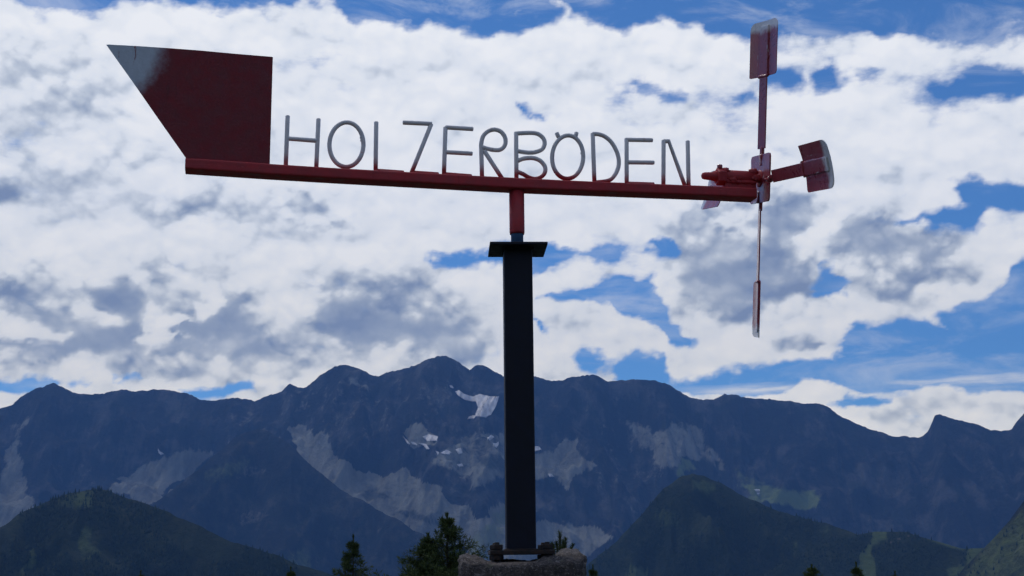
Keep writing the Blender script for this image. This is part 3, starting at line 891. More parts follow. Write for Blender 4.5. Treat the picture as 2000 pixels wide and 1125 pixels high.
GSN = 'small snow patches on the mountain face'
snow([(889, 765), (897, 763), (906, 770), (923, 775), (936, 770), (957, 775), (975, 775), (969, 792), (959, 810), (949, 815), (927, 813), (934, 797), (929, 784), (923, 785), (906, 780), (895, 773)],
     'largest white snowfield, funnel shaped, below the highest summit', GSN)
snow([(917, 813), (930, 812), (925, 818), (912, 819)], 'thin snow sliver at the foot of the large snowfield', GSN)
snow([(878, 753), (883, 754), (886, 758), (880, 757)], 'tiny snow spot up left of the large snowfield', GSN)
snow([(825, 853), (838, 849), (855, 853), (853, 861), (835, 862)], 'blocky snow patch at the edge of the pale rock slab', GSN)
snow([(789, 855), (794, 859), (801, 868), (796, 867)], 'slanting snow streak left of the pale rock slab', GSN)
snow([(803, 863), (812, 866), (815, 870), (805, 868)], 'small snow streak under the pale rock slab', GSN)
snow([(818, 866), (832, 868), (839, 877), (833, 878), (828, 871)], 'hooked snow streak below the blocky snow patch', GSN)
snow([(851, 881), (857, 884), (855, 889)], 'small snow spot beside the wedge shaped patch', GSN)
snow([(861, 885), (872, 879), (881, 884), (878, 888), (866, 887)], 'wedge shaped snow patch in the middle of the rock bowl', GSN)
snow([(889, 878), (900, 876), (903, 884), (896, 887)], 'square snow patch right of the wedge shaped one', GSN)
snow([(893, 908), (902, 906), (905, 911), (897, 912)], 'lowest flat snow patch in the rock bowl', GSN)
snow([(951, 857), (960, 850), (965, 854), (960, 858), (953, 860)], 'bright snow patch left of the post, upper one of two', GSN)
snow([(962, 865), (968, 867), (974, 863), (974, 869), (969, 875), (964, 871)], 'heart shaped snow patch close left of the post', GSN)
snow([(1040, 872), (1053, 873), (1057, 878), (1040, 883)], 'snow patch peeping out right behind the post', GSN)
snow([(1070, 926), (1078, 927), (1082, 931), (1074, 932)], 'small snow spot in the scree right of the post', GSN)
snow([(308, 876), (312, 882), (319, 886), (314, 889), (309, 884)], 'lone small snow patch on the left mountain wall', GSN)

# ------------------------------------------------------------------ huts on the alp
m, g, b, P = material('hut_roof'); b.inputs['Roughness'].default_value = .5
g.set(b.inputs['Base Color'], g.mix(g.noise(P, .4, 3), (.75, .75, .74), (.6, .6, .6)))
M_HROOF = m
m, g, b, P = material('hut_wall'); b.inputs['Roughness'].default_value = .8
g.set(b.inputs['Base Color'], g.mix(g.noise(P, .4, 3), (.45, .43, .40), (.35, .33, .30)))
M_HWALL = m


def hut(px, py, w, label):
    h, d = on_mountain(px, py)
    if h is None: return
    e_ = empty('alpine_hut', h + Vector((0, -6, 2)), (0, 0, R(8)))
    tag(e_, label, 'hut', 'huts on the high pasture')
    k = w / 2; dd = w * .33; hw = w * .16
    bm = bmesh.new(); box_bm(bm, (-k, -dd, -w * .5), (k, dd, hw))
    from_bm('wall', bm, M_HWALL, e_)
    rz = w * .22; ov = w * .06
    V = [(-k - ov, -dd - ov, hw - ov * .5), (k + ov, -dd - ov, hw - ov * .5), (k + ov, 0, hw + rz), (-k - ov, 0, hw + rz), (-k - ov, dd + ov, hw - ov * .5), (k + ov, dd + ov, hw - ov * .5)]
    V += [(a, b_, c - w * .03) for a, b_, c in V]
    mk('roof', V, [(0, 1, 2, 3), (3, 2, 5, 4), (7, 6, 9, 8), (8, 9, 10, 11), (0, 6, 7, 1), (4, 5, 11, 10), (0, 3, 9, 6), (3, 4, 10, 9), (1, 7, 8, 2), (2, 8, 11, 5)], M_HROOF, e_)


hut(1478, 960, 34, 'pale roofed hut on the green pasture, the larger one')
hut(1480, 966, 17, 'tiny pale hut just below the larger hut')

# ------------------------------------------------------------------ air
bm = bmesh.new(); box_bm(bm, (-12500, -12500, -720), (12500, 12500, 2050))
hm = bpy.data.materials.new('haze'); hm.use_nodes = True
g = NG(hm.node_tree)
pv = g.n('ShaderNodeVolumePrincipled'); o_ = g.n('ShaderNodeOutputMaterial')
g.set(pv.inputs['Color'], (0.19, 0.44, 1.0))
pv.inputs['Density'].default_value = 5.0e-5
pv.inputs['Anisotropy'].default_value = 0.0
g.nt.links.new(pv.outputs[0], o_.inputs['Volume'])
hz = from_bm('haze', bm, hm)
tag(hz, kind='stuff')

# ------------------------------------------------------------------ post
MY = 4.5
b0 = ray(1017.0, 1076.0); MX = b0[0] / b0[1] * MY


def at_depth(px, py, y):
    d = ray(px, py)
    return np.array([0, 0, CZ]) + d / d[1] * y


Z_BASE_B = at_depth(1017, 1083, 4.40)[2]
Z_BASE_T = Z_BASE_B + 0.013
Z_CAP_T = at_depth(1011, 472, MY - .097)[2]
Z_CAP_B = Z_CAP_T - 0.0095
PYAW = R(3.0)

m, g, b, P = material('black_paint')
n = g.noise(P, 30, 5, .6)
g.set(b.inputs['Base Color'], g.mix(g.smooth(n, .35, .7), (0.004, 0.006, 0.015), (0.008, 0.011, 0.024)))
g.set(b.inputs['Roughness'], g.smooth(n, .3, .7, .50, .68))
b.inputs['Specular IOR Level'].default_value = .3
bump(g, b, g.noise(P, 160, 3, .5), .2, .001)
M_BLACK = m
m, g, b, P = material('blue_steel')
g.set(b.inputs['Base Color'], g.mix(g.noise(P, 60, 4), (0.06, 0.14, 0.27), (0.09, 0.20, 0.36)))
b.inputs['Roughness'].default_value = .5
M_BLUE = m
m, g, b, P = material('rusty_steel')
n = g.noise(P, 60, 6, .7)
g.set(b.inputs['Base Color'], g.mix(g.smooth(n, .4, .62), (0.009, 0.009, 0.010), (0.034, 0.017, 0.012)))
b.inputs['Roughness'].default_value = .8
bump(g, b, g.noise(P, 220, 4, .6), .5, .002)
M_RUST = m

post = empty('steel_post', (MX, MY, Z_BASE_B), (0, 0, PYAW))
tag(post, 'black square steel post with flat cap plate, bolted onto the rough stone', 'post')
bm = bmesh.new(); box_bm(bm, (-.0490, -.0490, .0135), (.0490, .0490, Z_CAP_B - Z_BASE_B - .0005), .006, seg=3)
from_bm('shaft', bm, M_BLACK, post)
bm = bmesh.new(); box_bm(bm, (-.0985, -.0985, Z_CAP_B - Z_BASE_B), (.0985, .0985, Z_CAP_T - Z_BASE_B), .0015)
from_bm('cap_plate', bm, M_BLACK, post)
bm = bmesh.new(); box_bm(bm, (-.105, -.105, 0), (.105, .105, .013), .002)
from_bm('base_plate', bm, M_RUST, post)
# spindle on which the vane turns
beamb = ray(1008, 380); Z_SP = at_depth(1009, 440, MY)[2]
V, F = lathe([(.0216, Z_CAP_T - Z_BASE_B + .0005), (.0216, Z_SP - Z_BASE_B + .06), (.018, Z_SP - Z_BASE_B + .063)], 24)
mk('spindle', V, F, M_BLUE, post, True)
# weld round the shaft at base and cap
for zz, mat in ((.0145, M_RUST), (Z_CAP_B - Z_BASE_B - .002, M_BLACK)):
    pth = [(-.0525, -.0525, zz), (.0525, -.0525, zz), (.0525, .0525, zz), (-.0525, .0525, zz), (-.0525, -.046, zz)]
    V, F = tube(pth, .0045, 8)
    mk('weld_bead', V, F, mat, post, True)


def hexa(r, z0, z1, M=None):
    V, F = lathe([(r * .9, z0), (r, z0 + .002), (r, z1 - .002), (r * .9, z1)], 6)
    return V, F


for sx in (-1, 1):
    for sy in (-1, 1):
        cx, cy = sx * .082, sy * .082
        T = Matrix.Translation((cx, cy, 0)) @ Matrix.Rotation(.3 * sx + .7 * sy, 4, 'Z')
        V, F = xf(join([lathe([(.0085, -.05), (.0085, .038), (.007, .040)], 12)]), T)
        bo = mk('bolt', V, F, M_RUST, post, True)
        V, F = xf(lathe([(.022, .0135), (.022, .0165)], 16), T); mk('washer', V, F, M_RUST, bo)
        V, F = xf(hexa(.0195, .0168, .0325), T); mk('nut', V, F, M_RUST, bo)
        V, F = xf(hexa(.0215, -.0175, -.0005), T); mk('nut', V, F, M_RUST, bo)

# ------------------------------------------------------------------ rough stone under the post
ZTOP = at_depth(1015, 1098, 4.45)[2]
m, g, b, P = material('rough_stone')
n = g.noise(P, 11, 8, .68, .6)
n2 = g.noise(P, 75, 8, .72, .8)
sk = g.noise(g.vmath('MULTIPLY', P, (1, 1, 2.2)), 34, 7, .7, 1.6)
n3 = g.noise(P, 190, 4, .6)
col = g.mix(g.smooth(n, .32, .68), (0.050, 0.042, 0.042), (0.120, 0.098, 0.090))
col = g.mix(g.smooth(n2, .42, .60, 0, .85), col, (0.028, 0.024, 0.026))
col = g.mix(g.smooth(sk, .53, .66, 0, .8), col, (0.28, 0.245, 0.225))
col = g.mix(g.smooth(n3, .60, .72, 0, .8), col, (0.46, 0.42, 0.39))
lich = g.smooth(g.noise(P, 24, 5, .6), .60, .70, 0, .5)
col = g.mix(lich, col, (0.13, 0.13, 0.085))
g.set(b.inputs['Base Color'], col)
b.inputs['Roughness'].default_value = .9
bump(g, b, g.math('ADD', n2, g.math('ADD', sk, n3)), .9, .006)
M_STONE = m
NU, NVt = 88, 110
W, DP, HT = .207, .20, ZTOP + .02


def stone_pt(ang, v):
    """closed block: v 0..1 side from foot to rim, 1..2 top from rim to centre"""
    c, s = math.cos(ang), math.sin(ang)
    e_ = 0.30
    sx_ = math.copysign(abs(c) ** e_, c); sy_ = math.copysign(abs(s) ** e_, s)
    if v <= 1:
        k = 1.0 + .06 * (1 - v); z = v * (HT - .03)
        rim = max(0, (v - .975) / .025); k *= 1 - .045 * rim ** 2
        z += 0.018 * rim
    else:
        t = v - 1; k = .955 * (1 - t) ** .9; z = HT - .012
    x, y = W * sx_ * k, DP * sy_ * k
    topw = max(0.0, min(1.0, (z - HT + .25) / .22))
    # uneven top: raised right and back-left, sunk middle and front
    z += topw * (0.036 * math.exp(-((x - .16) ** 2 / .006 + (y - .05) ** 2 / .02)) + .020 * math.exp(-((x + .185) ** 2 / .0012 + (y - .0) ** 2 / .03)) - .006 * math.exp(-(x - .02) ** 2 / .01) - .018 * max(0, -y / DP) ** 2)
    p = Vector((x, y, z))
    nn = Vector((sx_, sy_, .4 if v > .97 else 0)).normalized() if v < 1.02 else Vector((0, 0, 1))
    q_ = Vector((x * 9, y * 9, z * 9))
    dsp = .020 * fb(q_ * .8, 4) + .009 * fb(q_ * 3.2, 4) + .005 * mn.turbulence(q_ * 7, 3, False)
    return p + nn * dsp


V, F = [], []
vv = list(np.linspace(0, .80, 24)) + list(np.linspace(.81, 1.0, 40)) + list(1 + np.linspace(.03, .97, 28))
for v in vv:
    for k in range(NU):
        a = 2 * math.pi * (k + .5) / NU
        # spread angles so the flat sides get points too
        V.append(stone_pt(a, v))
for i in range(len(vv) - 1):
    for k in range(NU):
        k2 = (k + 1) % NU
        F.append((i * NU + k, i * NU + k2, (i + 1) * NU + k2, (i + 1) * NU + k))
F.append(tuple((len(vv) - 1) * NU + k for k in range(NU)))
st = mk('stone_block', V, F, M_STONE, None, True)
st.location = (at_depth(1016, 1105, MY)[0], MY, -.001)
tag(st, 'rough grey brown stone block under the bolted steel post', 'stone')

# ------------------------------------------------------------------ weather vane
YAW = R(12.0)
vane = empty('wind_vane', (MX, MY, Z_SP), (0, 0, YAW))
tag(vane, 'red wind vane with large tail fin and welded name letters on its beam', 'wind vane')
AX = np.array([math.cos(YAW), math.sin(YAW), 0]); NW = np.array([-math.sin(YAW), math.cos(YAW), 0])
VO = np.array([MX, MY, Z_SP])


def vp(px, py, w=0.0):
    """vane-local point on the vertical plane w behind the beam's axis"""
    d = ray(px, py)
    o_ = np.array([0, 0, CZ])
    t = np.dot(VO + NW * w - o_, NW) / np.dot(d, NW)
    p = o_ + d * t - VO
    return Vector((float(np.dot(p, AX)), w, float(p[2])))


HB = .037          # half depth of the beam
ST = [(362.0, 308.0, 341.3), (530, 319.2, 352.3), (660, 327.5, 360), (790, 334.6, 367), (900, 340.7, 373), (1000, 345.8, 378.3), (1100, 351, 382.3), (1200, 355.2, 386), (1300, 359, 389.6), (1389, 362.5, 393), (1478, 366.2, 397.2)]
tops = []; bots = []
for px, yt, yb in ST:
    t = vp(px, yt, -HB)
    # back bottom edge lies at +HB
    p = vp(px, yb, HB)
    tops.append(t); bots.append((t.x, p.z))
prof_h = float(np.mean([t.z - bz for t, (_, bz) in zip(tops, bots)]))
# section with rounded corners
cr_ = .007
sec = []
for cx, cz, a0 in ((HB - cr_, -cr_, 0), (-(HB - cr_), -cr_, 90), (-(HB - cr_), -prof_h + cr_, 180), (HB - cr_, -prof_h + cr_, 270)):
    for k in range(5):
        a = R(a0 + 90 * k / 4)
        sec.append((cx + cr_ * math.cos(a), cz + cr_ * math.sin(a)))
V, F = [], []
nsec = len(sec)
for t, (_, zb) in zip(tops, bots):
    kz = (t.z - zb) / prof_h
    for w, h in sec: V.append((t.x, w, t.z + h * kz))
for i in range(len(tops) - 1):
    for k in range(nsec):
        k2 = (k + 1) % nsec
        F.append((i * nsec + k, (i + 1) * nsec + k, (i + 1) * nsec + k2, i * nsec + k2))
F.append(tuple(range(nsec))); F.append(tuple((len(tops) - 1) * nsec + k for k in range(nsec))[::-1])
M_RED = paint('red_paint', rough=.56)
mk('beam', V, F, M_RED, vane)


def beam_top(x):
    return float(np.interp(x, [t.x for t in tops], [t.z for t in tops]))


bx = [t.x for t in tops]; bz = [t.z for t in tops]
SL, IC = np.polyfit(bx, bz, 1)


def fade_letters(g, P):
    x_, y_, z_ = g.sep(P)
    h = g.math('SUBTRACT', z_, g.math('ADD', g.math('MULTIPLY', x_, float(SL)), float(IC)))
    h = g.math('ADD', h, g.math('MULTIPLY', g.math('SUBTRACT', g.noise(P, 9, 3, .6), .5), .07))
    return g.smooth(h, .006, .055)


tipp = vp(208, 88)


def fade_fin(g, P):
    d = g.vmath('DISTANCE', P, tuple(tipp))
    x_, y_, z_ = g.sep(P)
    h = g.math('ADD', d, g.math('MULTIPLY', g.math('SUBTRACT', g.noise(P, 14, 7, .65), .5), .09))
    f = g.smooth(h, .150, .212, 1, 0)
    # a scratched streak down to the old red near the point
    s = g.smooth(g.noise(g.vmath('MULTIPLY', P, (30, 1, 7)), 2.0, 4, .6), .60, .66)
    lo = g.smooth(d, .03, .06); hi = g.smooth(d, .09, .12, 1, 0)
    return g.math('MULTIPLY', f, g.math('SUBTRACT', 1.0, g.math('MULTIPLY', s, g.math('MULTIPLY', lo, hi))))


M_LET = paint('letter_paint', fade_letters, rough=.45, grey=(.78, .75, .74))
M_FIN = paint('fin_paint', fade_fin, red=(0.20, 0.016, 0.023), rough=.6)
# tail fin: thick sheet
outl = [(208, 88), (212, 87.4), (270, 90.5), (330, 94.5), (390, 99), (460, 105.5), (530, 111.3), (533, 112.2), (531, 180), (529, 250), (526.6, 330), (372, 322), (360, 304), (310, 233), (260, 161)]
pts = [vp(*p) for p in outl]
V = [(p.x, -.0025, p.z) for p in pts] + [(p.x, .0025, p.z) for p in pts]
n_ = len(pts)
F = [tuple(range(n_)), tuple(range(2 * n_ - 1, n_ - 1, -1))] + [(k, n_ + k, n_ + (k + 1) % n_, (k + 1) % n_) for k in range(n_)]
bm = bmesh.new()
bv = [bm.verts.new(v) for v in V]
for f in F: bm.faces.new([bv[i] for i in f])
fin = from_bm('tail_fin', bm, M_FIN, vane)
# folded weld seam where fin meets beam
V, F = tube([vp(x, y, -.006) for x, y in ((372, 312.5), (430, 316), (480, 319.5), (524, 322.5))], .006, 8)
mk('weld_bead', V, F, M_RED, vane, True)

RL = .0078


def ell(cx, cy, rx, ry, tilt=0.0, n=44):
    out = []
    for k in range(n + 1):
        a = 2 * math.pi * k / n
        x, y = rx * math.cos(a), ry * math.sin(a)
        out.append((cx + x * math.cos(tilt) - y * math.sin(tilt), cy + x * math.sin(tilt) + y * math.cos(tilt)))
    return out


def smooth_path(P, n=5):
    """Catmull-Rom through surveyed points"""
    P = [np.array(p, float) for p in P]
    Q = [2 * P[0] - P[1]] + P + [2 * P[-1] - P[-2]]
    out = []
    for i in range(1, len(Q) - 2):
        for k in range(n):
            t = k / n
            out.append(.5 * ((2 * Q[i]) + (-Q[i - 1] + Q[i + 1]) * t + (2 * Q[i - 1] - 5 * Q[i] + 4 * Q[i + 1] - Q[i + 2]) * t * t + (-Q[i - 1] + 3 * Q[i] - 3 * Q[i + 1] + Q[i + 2]) * t ** 3))
    out.append(P[-1])
    return [tuple(p) for p in out]


LET = [
    ('H', [[(561.8, 227), (558, 327)], [(622, 233), (617.5, 332)], [(562.5, 270.5), (619, 275)]]),
    ('O', [ell(676.6, 282.5, 33.2, 43.5, .03)]),
    ('L', [[(734.8, 239), (733.6, 334)], [(733.6, 333.4), (787.5, 337.2)]]),
    ('Z', [[(788, 239.3), (842.5, 242)], [(842, 243), (804, 337)], [(803.5, 337), (855.5, 340.6)]]),
    ('E', [[(870, 249), (867, 342)], [(871, 248.8), (923, 252)], [(869, 297), (921.5, 300)], [(867.5, 340.2), (920, 344.3)]]),
    ('R', [smooth_path([(941.5, 348), (940.6, 315), (939.8, 290), (940, 280), (943.7, 266), (953.7, 256), (967.5, 253.2), (980, 258.7), (987, 271), (986, 283.7), (977.5, 292), (965, 293), (950, 290), (941, 287)]), [(946, 295), (981, 349)]]),
    ('B', [[(1008, 258.7), (1008.7, 352)], smooth_path([(1010, 260.5), (1035, 259.5), (1050, 261.5), (1061, 270), (1063.7, 281), (1058.7, 291.5), (1045, 297.2), (1030, 298), (1010, 295)]),
           smooth_path([(1011, 314.5), (1022, 310), (1040, 308.7), (1055, 314), (1064.5, 326), (1063.7, 338), (1056, 346), (1045, 349.5), (1032.5, 346.5), (1022.5, 340.5), (1012, 336)])]),
    ('O', [ell(1108.7, 306.8, 30.4, 42.3, .05)]),
    ('D', [[(1157.5, 261), (1161, 357)], smooth_path([(1158, 261.5), (1170, 262.5), (1182.5, 267.5), (1195, 279), (1205, 297.5), (1208.7, 315), (1206.5, 330), (1199, 344), (1187.5, 353), (1163, 356.5)])]),
    ('E', [[(1223.7, 271), (1224, 360)], [(1224.5, 273), (1273.5, 273.8)], [(1225, 317), (1276.5, 317.6)], [(1224, 358.6), (1276.5, 360.2)]]),
    ('N', [[(1296, 274.5), (1295.7, 363)], [(1297, 275.5), (1306, 275.5), (1337, 361)], [(1343, 276), (1345, 365)]]),
]
rl = random.Random(3)
for ch, strokes in LET:
    parts = []
    for s_ in strokes:
        parts.append(tube([vp(x, y, rl.uniform(-.001, .001) if len(s_) < 4 else 0) for x, y in s_], RL, 12))
    V, F = join(parts)
    lo = mk('letter', V, F, M_LET, vane, True)
    if ch == 'O' and strokes[0][0][0] > 1000:
        for dpt in ([(1087.4, 260), (1090.5, 267)], [(1126, 259.5), (1124.2, 267)]):
            V, F = tube([vp(x, y) for x, y in dpt], .0078, 10)
            mk('umlaut_dot', V, F, M_LET, lo, True)
    # weld lumps where the bent rods close
    lump = {'O': [(707.5, 268, .0085), (708, 274, .0078)] if strokes[0][0][0] < 1000 else [(1138, 299, .0078), (1139.5, 306, .0080)], 'R': [(942, 289, .0092)], 'H': [(620, 275, .0082)], 'N': [(1301, 276, .0078)]}.get(ch, [])
    for lx, ly, lr in lump:
        bm = bmesh.new()
        bmesh.ops.create_icosphere(bm, subdivisions=2, radius=lr)
        c = vp(lx, ly)
        for v in bm.verts: v.co = v.co * (1 + .25 * fb(v.co * 180, 2)) + c
        from_bm('weld_bead', bm, M_LET, lo, True)

FEET = [(558, 323), (618, 327), (676, 328.5), (734, 332), (804.5, 336), (867.3, 340), (941, 345), (980, 347.5), (1008.6, 349), (1046, 350), (1109, 351.5), (1161, 355), (1186, 355), (1224, 357.5), (1296, 361), (1337, 361.5), (1345, 362)]
for fx, fy in FEET:
    bm = bmesh.new()
    bmesh.ops.create_icosphere(bm, subdivisions=2, radius=1.0)
    c = vp(fx, fy); c.z = beam_top(c.x) + .001
    sx_, sz_ = rl.uniform(.010, .014), rl.uniform(.005, .008)
    for v in bm.verts:
        k_ = 1 + .35 * fb(v.co * 2.1 + c * 40, 3)
        v.co = Vector((v.co.x * sx_ * k_, v.co.y * .011 * k_, v.co.z * sz_ * k_)) + c
    from_bm('weld_bead', bm, M_RED, vane, True)
# sleeve turning on the spindle
zt = bots[5][1]
sp0 = at_depth(1010, 455, MY - .022)[2] - Z_SP
V, F = lathe([(.0222, sp0 + .001), (.0250, sp0), (.0264, sp0 + .008), (.0264, zt + .004)], 28)
mk('sleeve', V, F, M_RED, vane, True)

# bearing tube on the beam end
h0 = vp(1483, 346)
hub_z = h0.z
tb0, tb1 = vp(1412, 351), vp(1474, 352)
XA = Matrix.Rotation(R(90), 4, 'Y')


def along_x(prof, z, seg=24, y=0.0):
    V, F = lathe(prof, seg)          # z of profile becomes x
    return [(v[2], v[0] + y, v[1] + z) for v in V], F


HX, HZ = h0.x, hub_z
AXZ = (vp(1385, 343).z + vp(1483, 347).z) / 2 - .003
V, F = along_x([(.023, tb0.x), (.026, tb0.x + .002), (.026, tb1.x - .002), (.023, tb1.x)], AXZ)
mk('bearing_tube', V, F, M_RED, vane, True)
bm = bmesh.new(); box_bm(bm, (tb0.x + .003, -.017, beam_top((tb0.x + tb1.x) / 2) - .004), (tb1.x - .001, .017, AXZ - .008), .003)
from_bm('saddle', bm, M_RED, vane)
# ragged weld between tube and beam
wx = np.linspace(tb0.x + .004, tb1.x - .004, 16)
for s_ in (-1, 1):
    V, F = (tube([(x, s_ * .017 + rl.uniform(-.002, .002), AXZ - .021 + rl.uniform(-.002, .002)) for x in wx], [rl.uniform(.006, .0095) for _ in wx], 8))
    mk('weld_bead', V, F, M_RED, vane, True)

for q_, (lx, ly, lz, lr) in enumerate(((tb0.x + .006, -.016, .018, .011), (tb1.x - .010, -.014, .019, .013), (tb1.x - .002, -.022, -.006, .012), (tb0.x + .030, -.020, -.014, .010))):
    bm = bmesh.new(); bmesh.ops.create_icosphere(bm, subdivisions=3, radius=1.0)
    for v in bm.verts:
        k_ = 1 + .45 * fb(v.co * 2.3 + Vector((q_ * 9, 0, 0)), 4)
        v.co = Vector((v.co.x * lr * 1.5 * k_ + lx, v.co.y * lr * .8 * k_ + ly, v.co.z * lr * k_ + AXZ + lz))
    from_bm('weld_bead', bm, M_RED, vane, True)

# ------------------------------------------------------------------ propeller
PR = R(11.0)
prop = empty('propeller', tuple(VO + AX * HX + np.array([0, 0, AXZ])), (PR, 0, YAW))
prop.rotation_mode = 'XYZ'
prop.rotation_euler = (Matrix.Rotation(YAW, 3, 'Z') @ Matrix.Rotation(PR, 3, 'X')).to_euler('XYZ')
tag(prop, 'four bladed red propeller on the right end of the vane beam', 'propeller')


def fade_blade(g, P):
    x_, y_, z_ = g.sep(P)
    h = g.math('ADD', z_, g.math('MULTIPLY', g.math('SUBTRACT', g.noise(P, 16, 4, .6), .5), .05))
    f = g.smooth(h, .530, .560)
    sc_ = g.smooth(g.noise(g.vmath('MULTIPLY', P, (6, 6, 1)), 14, 4, .6), .63, .68, 0, .7)
    return g.math('MAXIMUM', f, g.math('MULTIPLY', sc_, g.smooth(z_, .40, .48)))


M_BLADE = paint('blade_paint', fade_blade, red=(0.34, 0.038, 0.052), rough=.30, grey=(.78, .75, .74), coat=.6)
M_HUB = paint('hub_paint', lambda g, P: g.smooth(g.noise(P, 13, 4, .6), .60, .66, 0, .8), red=(0.36, 0.045, 0.06), rough=.30, grey=(.78, .75, .74), coat=.6)
TH = R(14)
CH = Vector((math.sin(TH), -math.cos(TH), 0)); NB = Vector((math.cos(TH), math.sin(TH), 0))
ax0 = HX - vp(1370, 343).x      # shaft reaches back through the tube
# shaft with a rounded nose and collar at the rear
V, F = along_x([(.004, -ax0), (.011, -ax0 + .004), (.0135, -ax0 + .012), (.015, -ax0 + .035), (.0215, -ax0 + .062), (.0215, -ax0 + .075), (.015, -ax0 + .076), (.015, .03), (.012, .034)], 0)
mk('shaft', V, F, M_RED, prop, True)
hx0, hx1 = -ax0 + .057, -ax0 + .088
V, F = xf(lathe([(.030, hx0), (.033, hx0 + .003), (.033, hx1 - .003), (.030, hx1)], 6), XA)
mk('collar', V, F, M_RED, prop)
V, F = tube([(hx0 + .012, 0, .026), (hx0 + .012, 0, .041)], .010, 10)
mk('set_screw', V, F, M_HUB, prop, True)
# square hub plate
ol = []
for cy, cz, a0 in ((.088 - .014, .088 - .014, 0), (-(.088 - .014), .088 - .014, 90), (-(.088 - .014), -(.088 - .014), 180), (.088 - .014, -(.088 - .014), 270)):
    for k in range(6):
        a = R(a0 + 90 * k / 5)
        ol.append((cy + .014 * math.cos(a), cz + .014 * math.sin(a)))
n_ = len(ol)
V = [(.001, y, z) for y, z in ol] + [(.007, y, z) for y, z in ol]
F = [tuple(range(n_))[::-1], tuple(range(n_, 2 * n_))] + [(k, (k + 1) % n_, n_ + (k + 1) % n_, n_ + k) for k in range(n_)]
mk('hub_plate', V, F, M_HUB, prop)
parts = [along_x([(.027, -.002), (.032, .000), (.028, .012), (.016, .016)], 0, 16)]
V, F = join(parts); mk('hub_boss', V, F, M_RED, prop, True)


def pad_mesh():
    """slightly dished blade sheet with rounded corners; z along the arm"""
    z0, z1, hc, rc = .376, .580, .081, .026
    ol = []
    for cx, cz, a0, rr in ((hc - rc, z1 - rc, 0, rc), (-(hc - rc), z1 - rc, 90, rc), (-(hc - .006), z0 + .006, 180, .006), (hc - .014, z0 + .014, 270, .014)):
        for k in range(6):
            a = R(a0 + 90 * k / 5)
            ol.append((cx + rr * math.cos(a), cz + rr * math.sin(a)))
    bm = bmesh.new()
    f = bm.faces.new([bm.verts.new((u_, 0, z)) for u_, z in ol])
    for cut in np.linspace(-.06, .06, 7):
        bmesh.ops.bisect_plane(bm, geom=bm.verts[:] + bm.edges[:] + bm.faces[:], plane_co=(cut, 0, 0), plane_no=(1, 0, 0))
    r2 = bmesh.ops.extrude_face_region(bm, geom=bm.faces[:])
    for v in [x for x in r2['geom'] if isinstance(x, bmesh.types.BMVert)]: v.co.y += .0032
    for v in bm.verts:
        u_ = v.co.x
        p = CH * u_ + NB * (v.co.y - .10 * u_ * u_ / .081)
        v.co = Vector((p.x + .0085, p.y, v.co.z))
    bmesh.ops.recalc_face_normals(bm, faces=bm.faces[:])
    me = bpy.data.meshes.new('blade'); bm.to_mesh(me); bm.free()
    me.materials.append(M_BLADE)
    return me


def arm_mesh():
    bm = bmesh.new()
    # flat bar up to the tip, narrow stub welded to the hub
    box_bm(bm, (-.0225, -.0060, .110), (.0225, -.0010, .562), .0012)
    box_bm(bm, (-.0075, -.0075, .045), (.0075, .0055, .118), .003)
    for v in bm.verts:
        p = CH * v.co.x + NB * v.co.y
        v.co = Vector((p.x + .0085, p.y, v.co.z))
    bmesh.ops.recalc_face_normals(bm, faces=bm.faces[:])
    me = bpy.data.meshes.new('arm'); bm.to_mesh(me); bm.free()
    me.materials.append(M_BLADE)
    return me


def weld_meshes():
    parts = []
    for s_ in (-1, 1):
        zz = np.linspace(.386, .552, 22)
        parts.append(tube([(s_ * .0228 + rl.uniform(-.0012, .0012), -.0015, z) for z in zz], [rl.uniform(.0022, .0044) for _ in zz], 6))
    zz = np.linspace(.05, .085, 6)
    parts.append(tube([(.0085, -.004, z) for z in zz], [rl.uniform(.008, .014) for _ in zz], 8))
    parts.append(tube([(x, -.004, .376 + rl.uniform(-.002, .002)) for x in np.linspace(-.026, .026, 6)], [rl.uniform(.004, .008) for _ in range(6)], 7))
    out = []
    for V, F in parts:
        V = [(lambda p: (p.x + .0085, p.y, v[2]))(CH * v[0] + NB * v[1]) for v in V]
        me = bpy.data.meshes.new('weld_bead')
        me.from_pydata([tuple(v) for v in V], [], F); me.update(); me.shade_smooth()
        me.materials.append(M_BLADE)
        out.append(me)
    return out


pm, am, wms = pad_mesh(), arm_mesh(), weld_meshes()
for k in range(4):
    bl = link('blade', pm, None, prop)
    bl.rotation_euler = (R(90 * k), 0, 0)
    link('arm', am, None, bl)
    for wm in wms: link('weld_bead', wm, None, bl)

# ------------------------------------------------------------------ conifers below the knoll
m, g, b, P = material('bark')
g.set(b.inputs['Base Color'], g.mix(g.noise(P, 18, 5, .7), (0.035, 0.025, 0.018), (0.09, 0.07, 0.055)))
b.inputs['Roughness'].default_value = .95
M_BARK = m
m, g, b, P = material('needles')
n = g.noise(P, 1.8, 4, .6)
n3 = g.noise(P, 16, 2, .6)
g.set(b.inputs['Base Color'], g.mix(g.smooth(n3, .35, .7), g.mix(n, (0.026, 0.050, 0.016), (0.055, 0.085, 0.024)), (0.11, 0.14, 0.045)))
b.inputs['Roughness'].default_value = .75
b.inputs['Specular IOR Level'].default_value = .2
b.inputs['Transmission Weight'].default_value = 0.0
M_NEEDLE = m


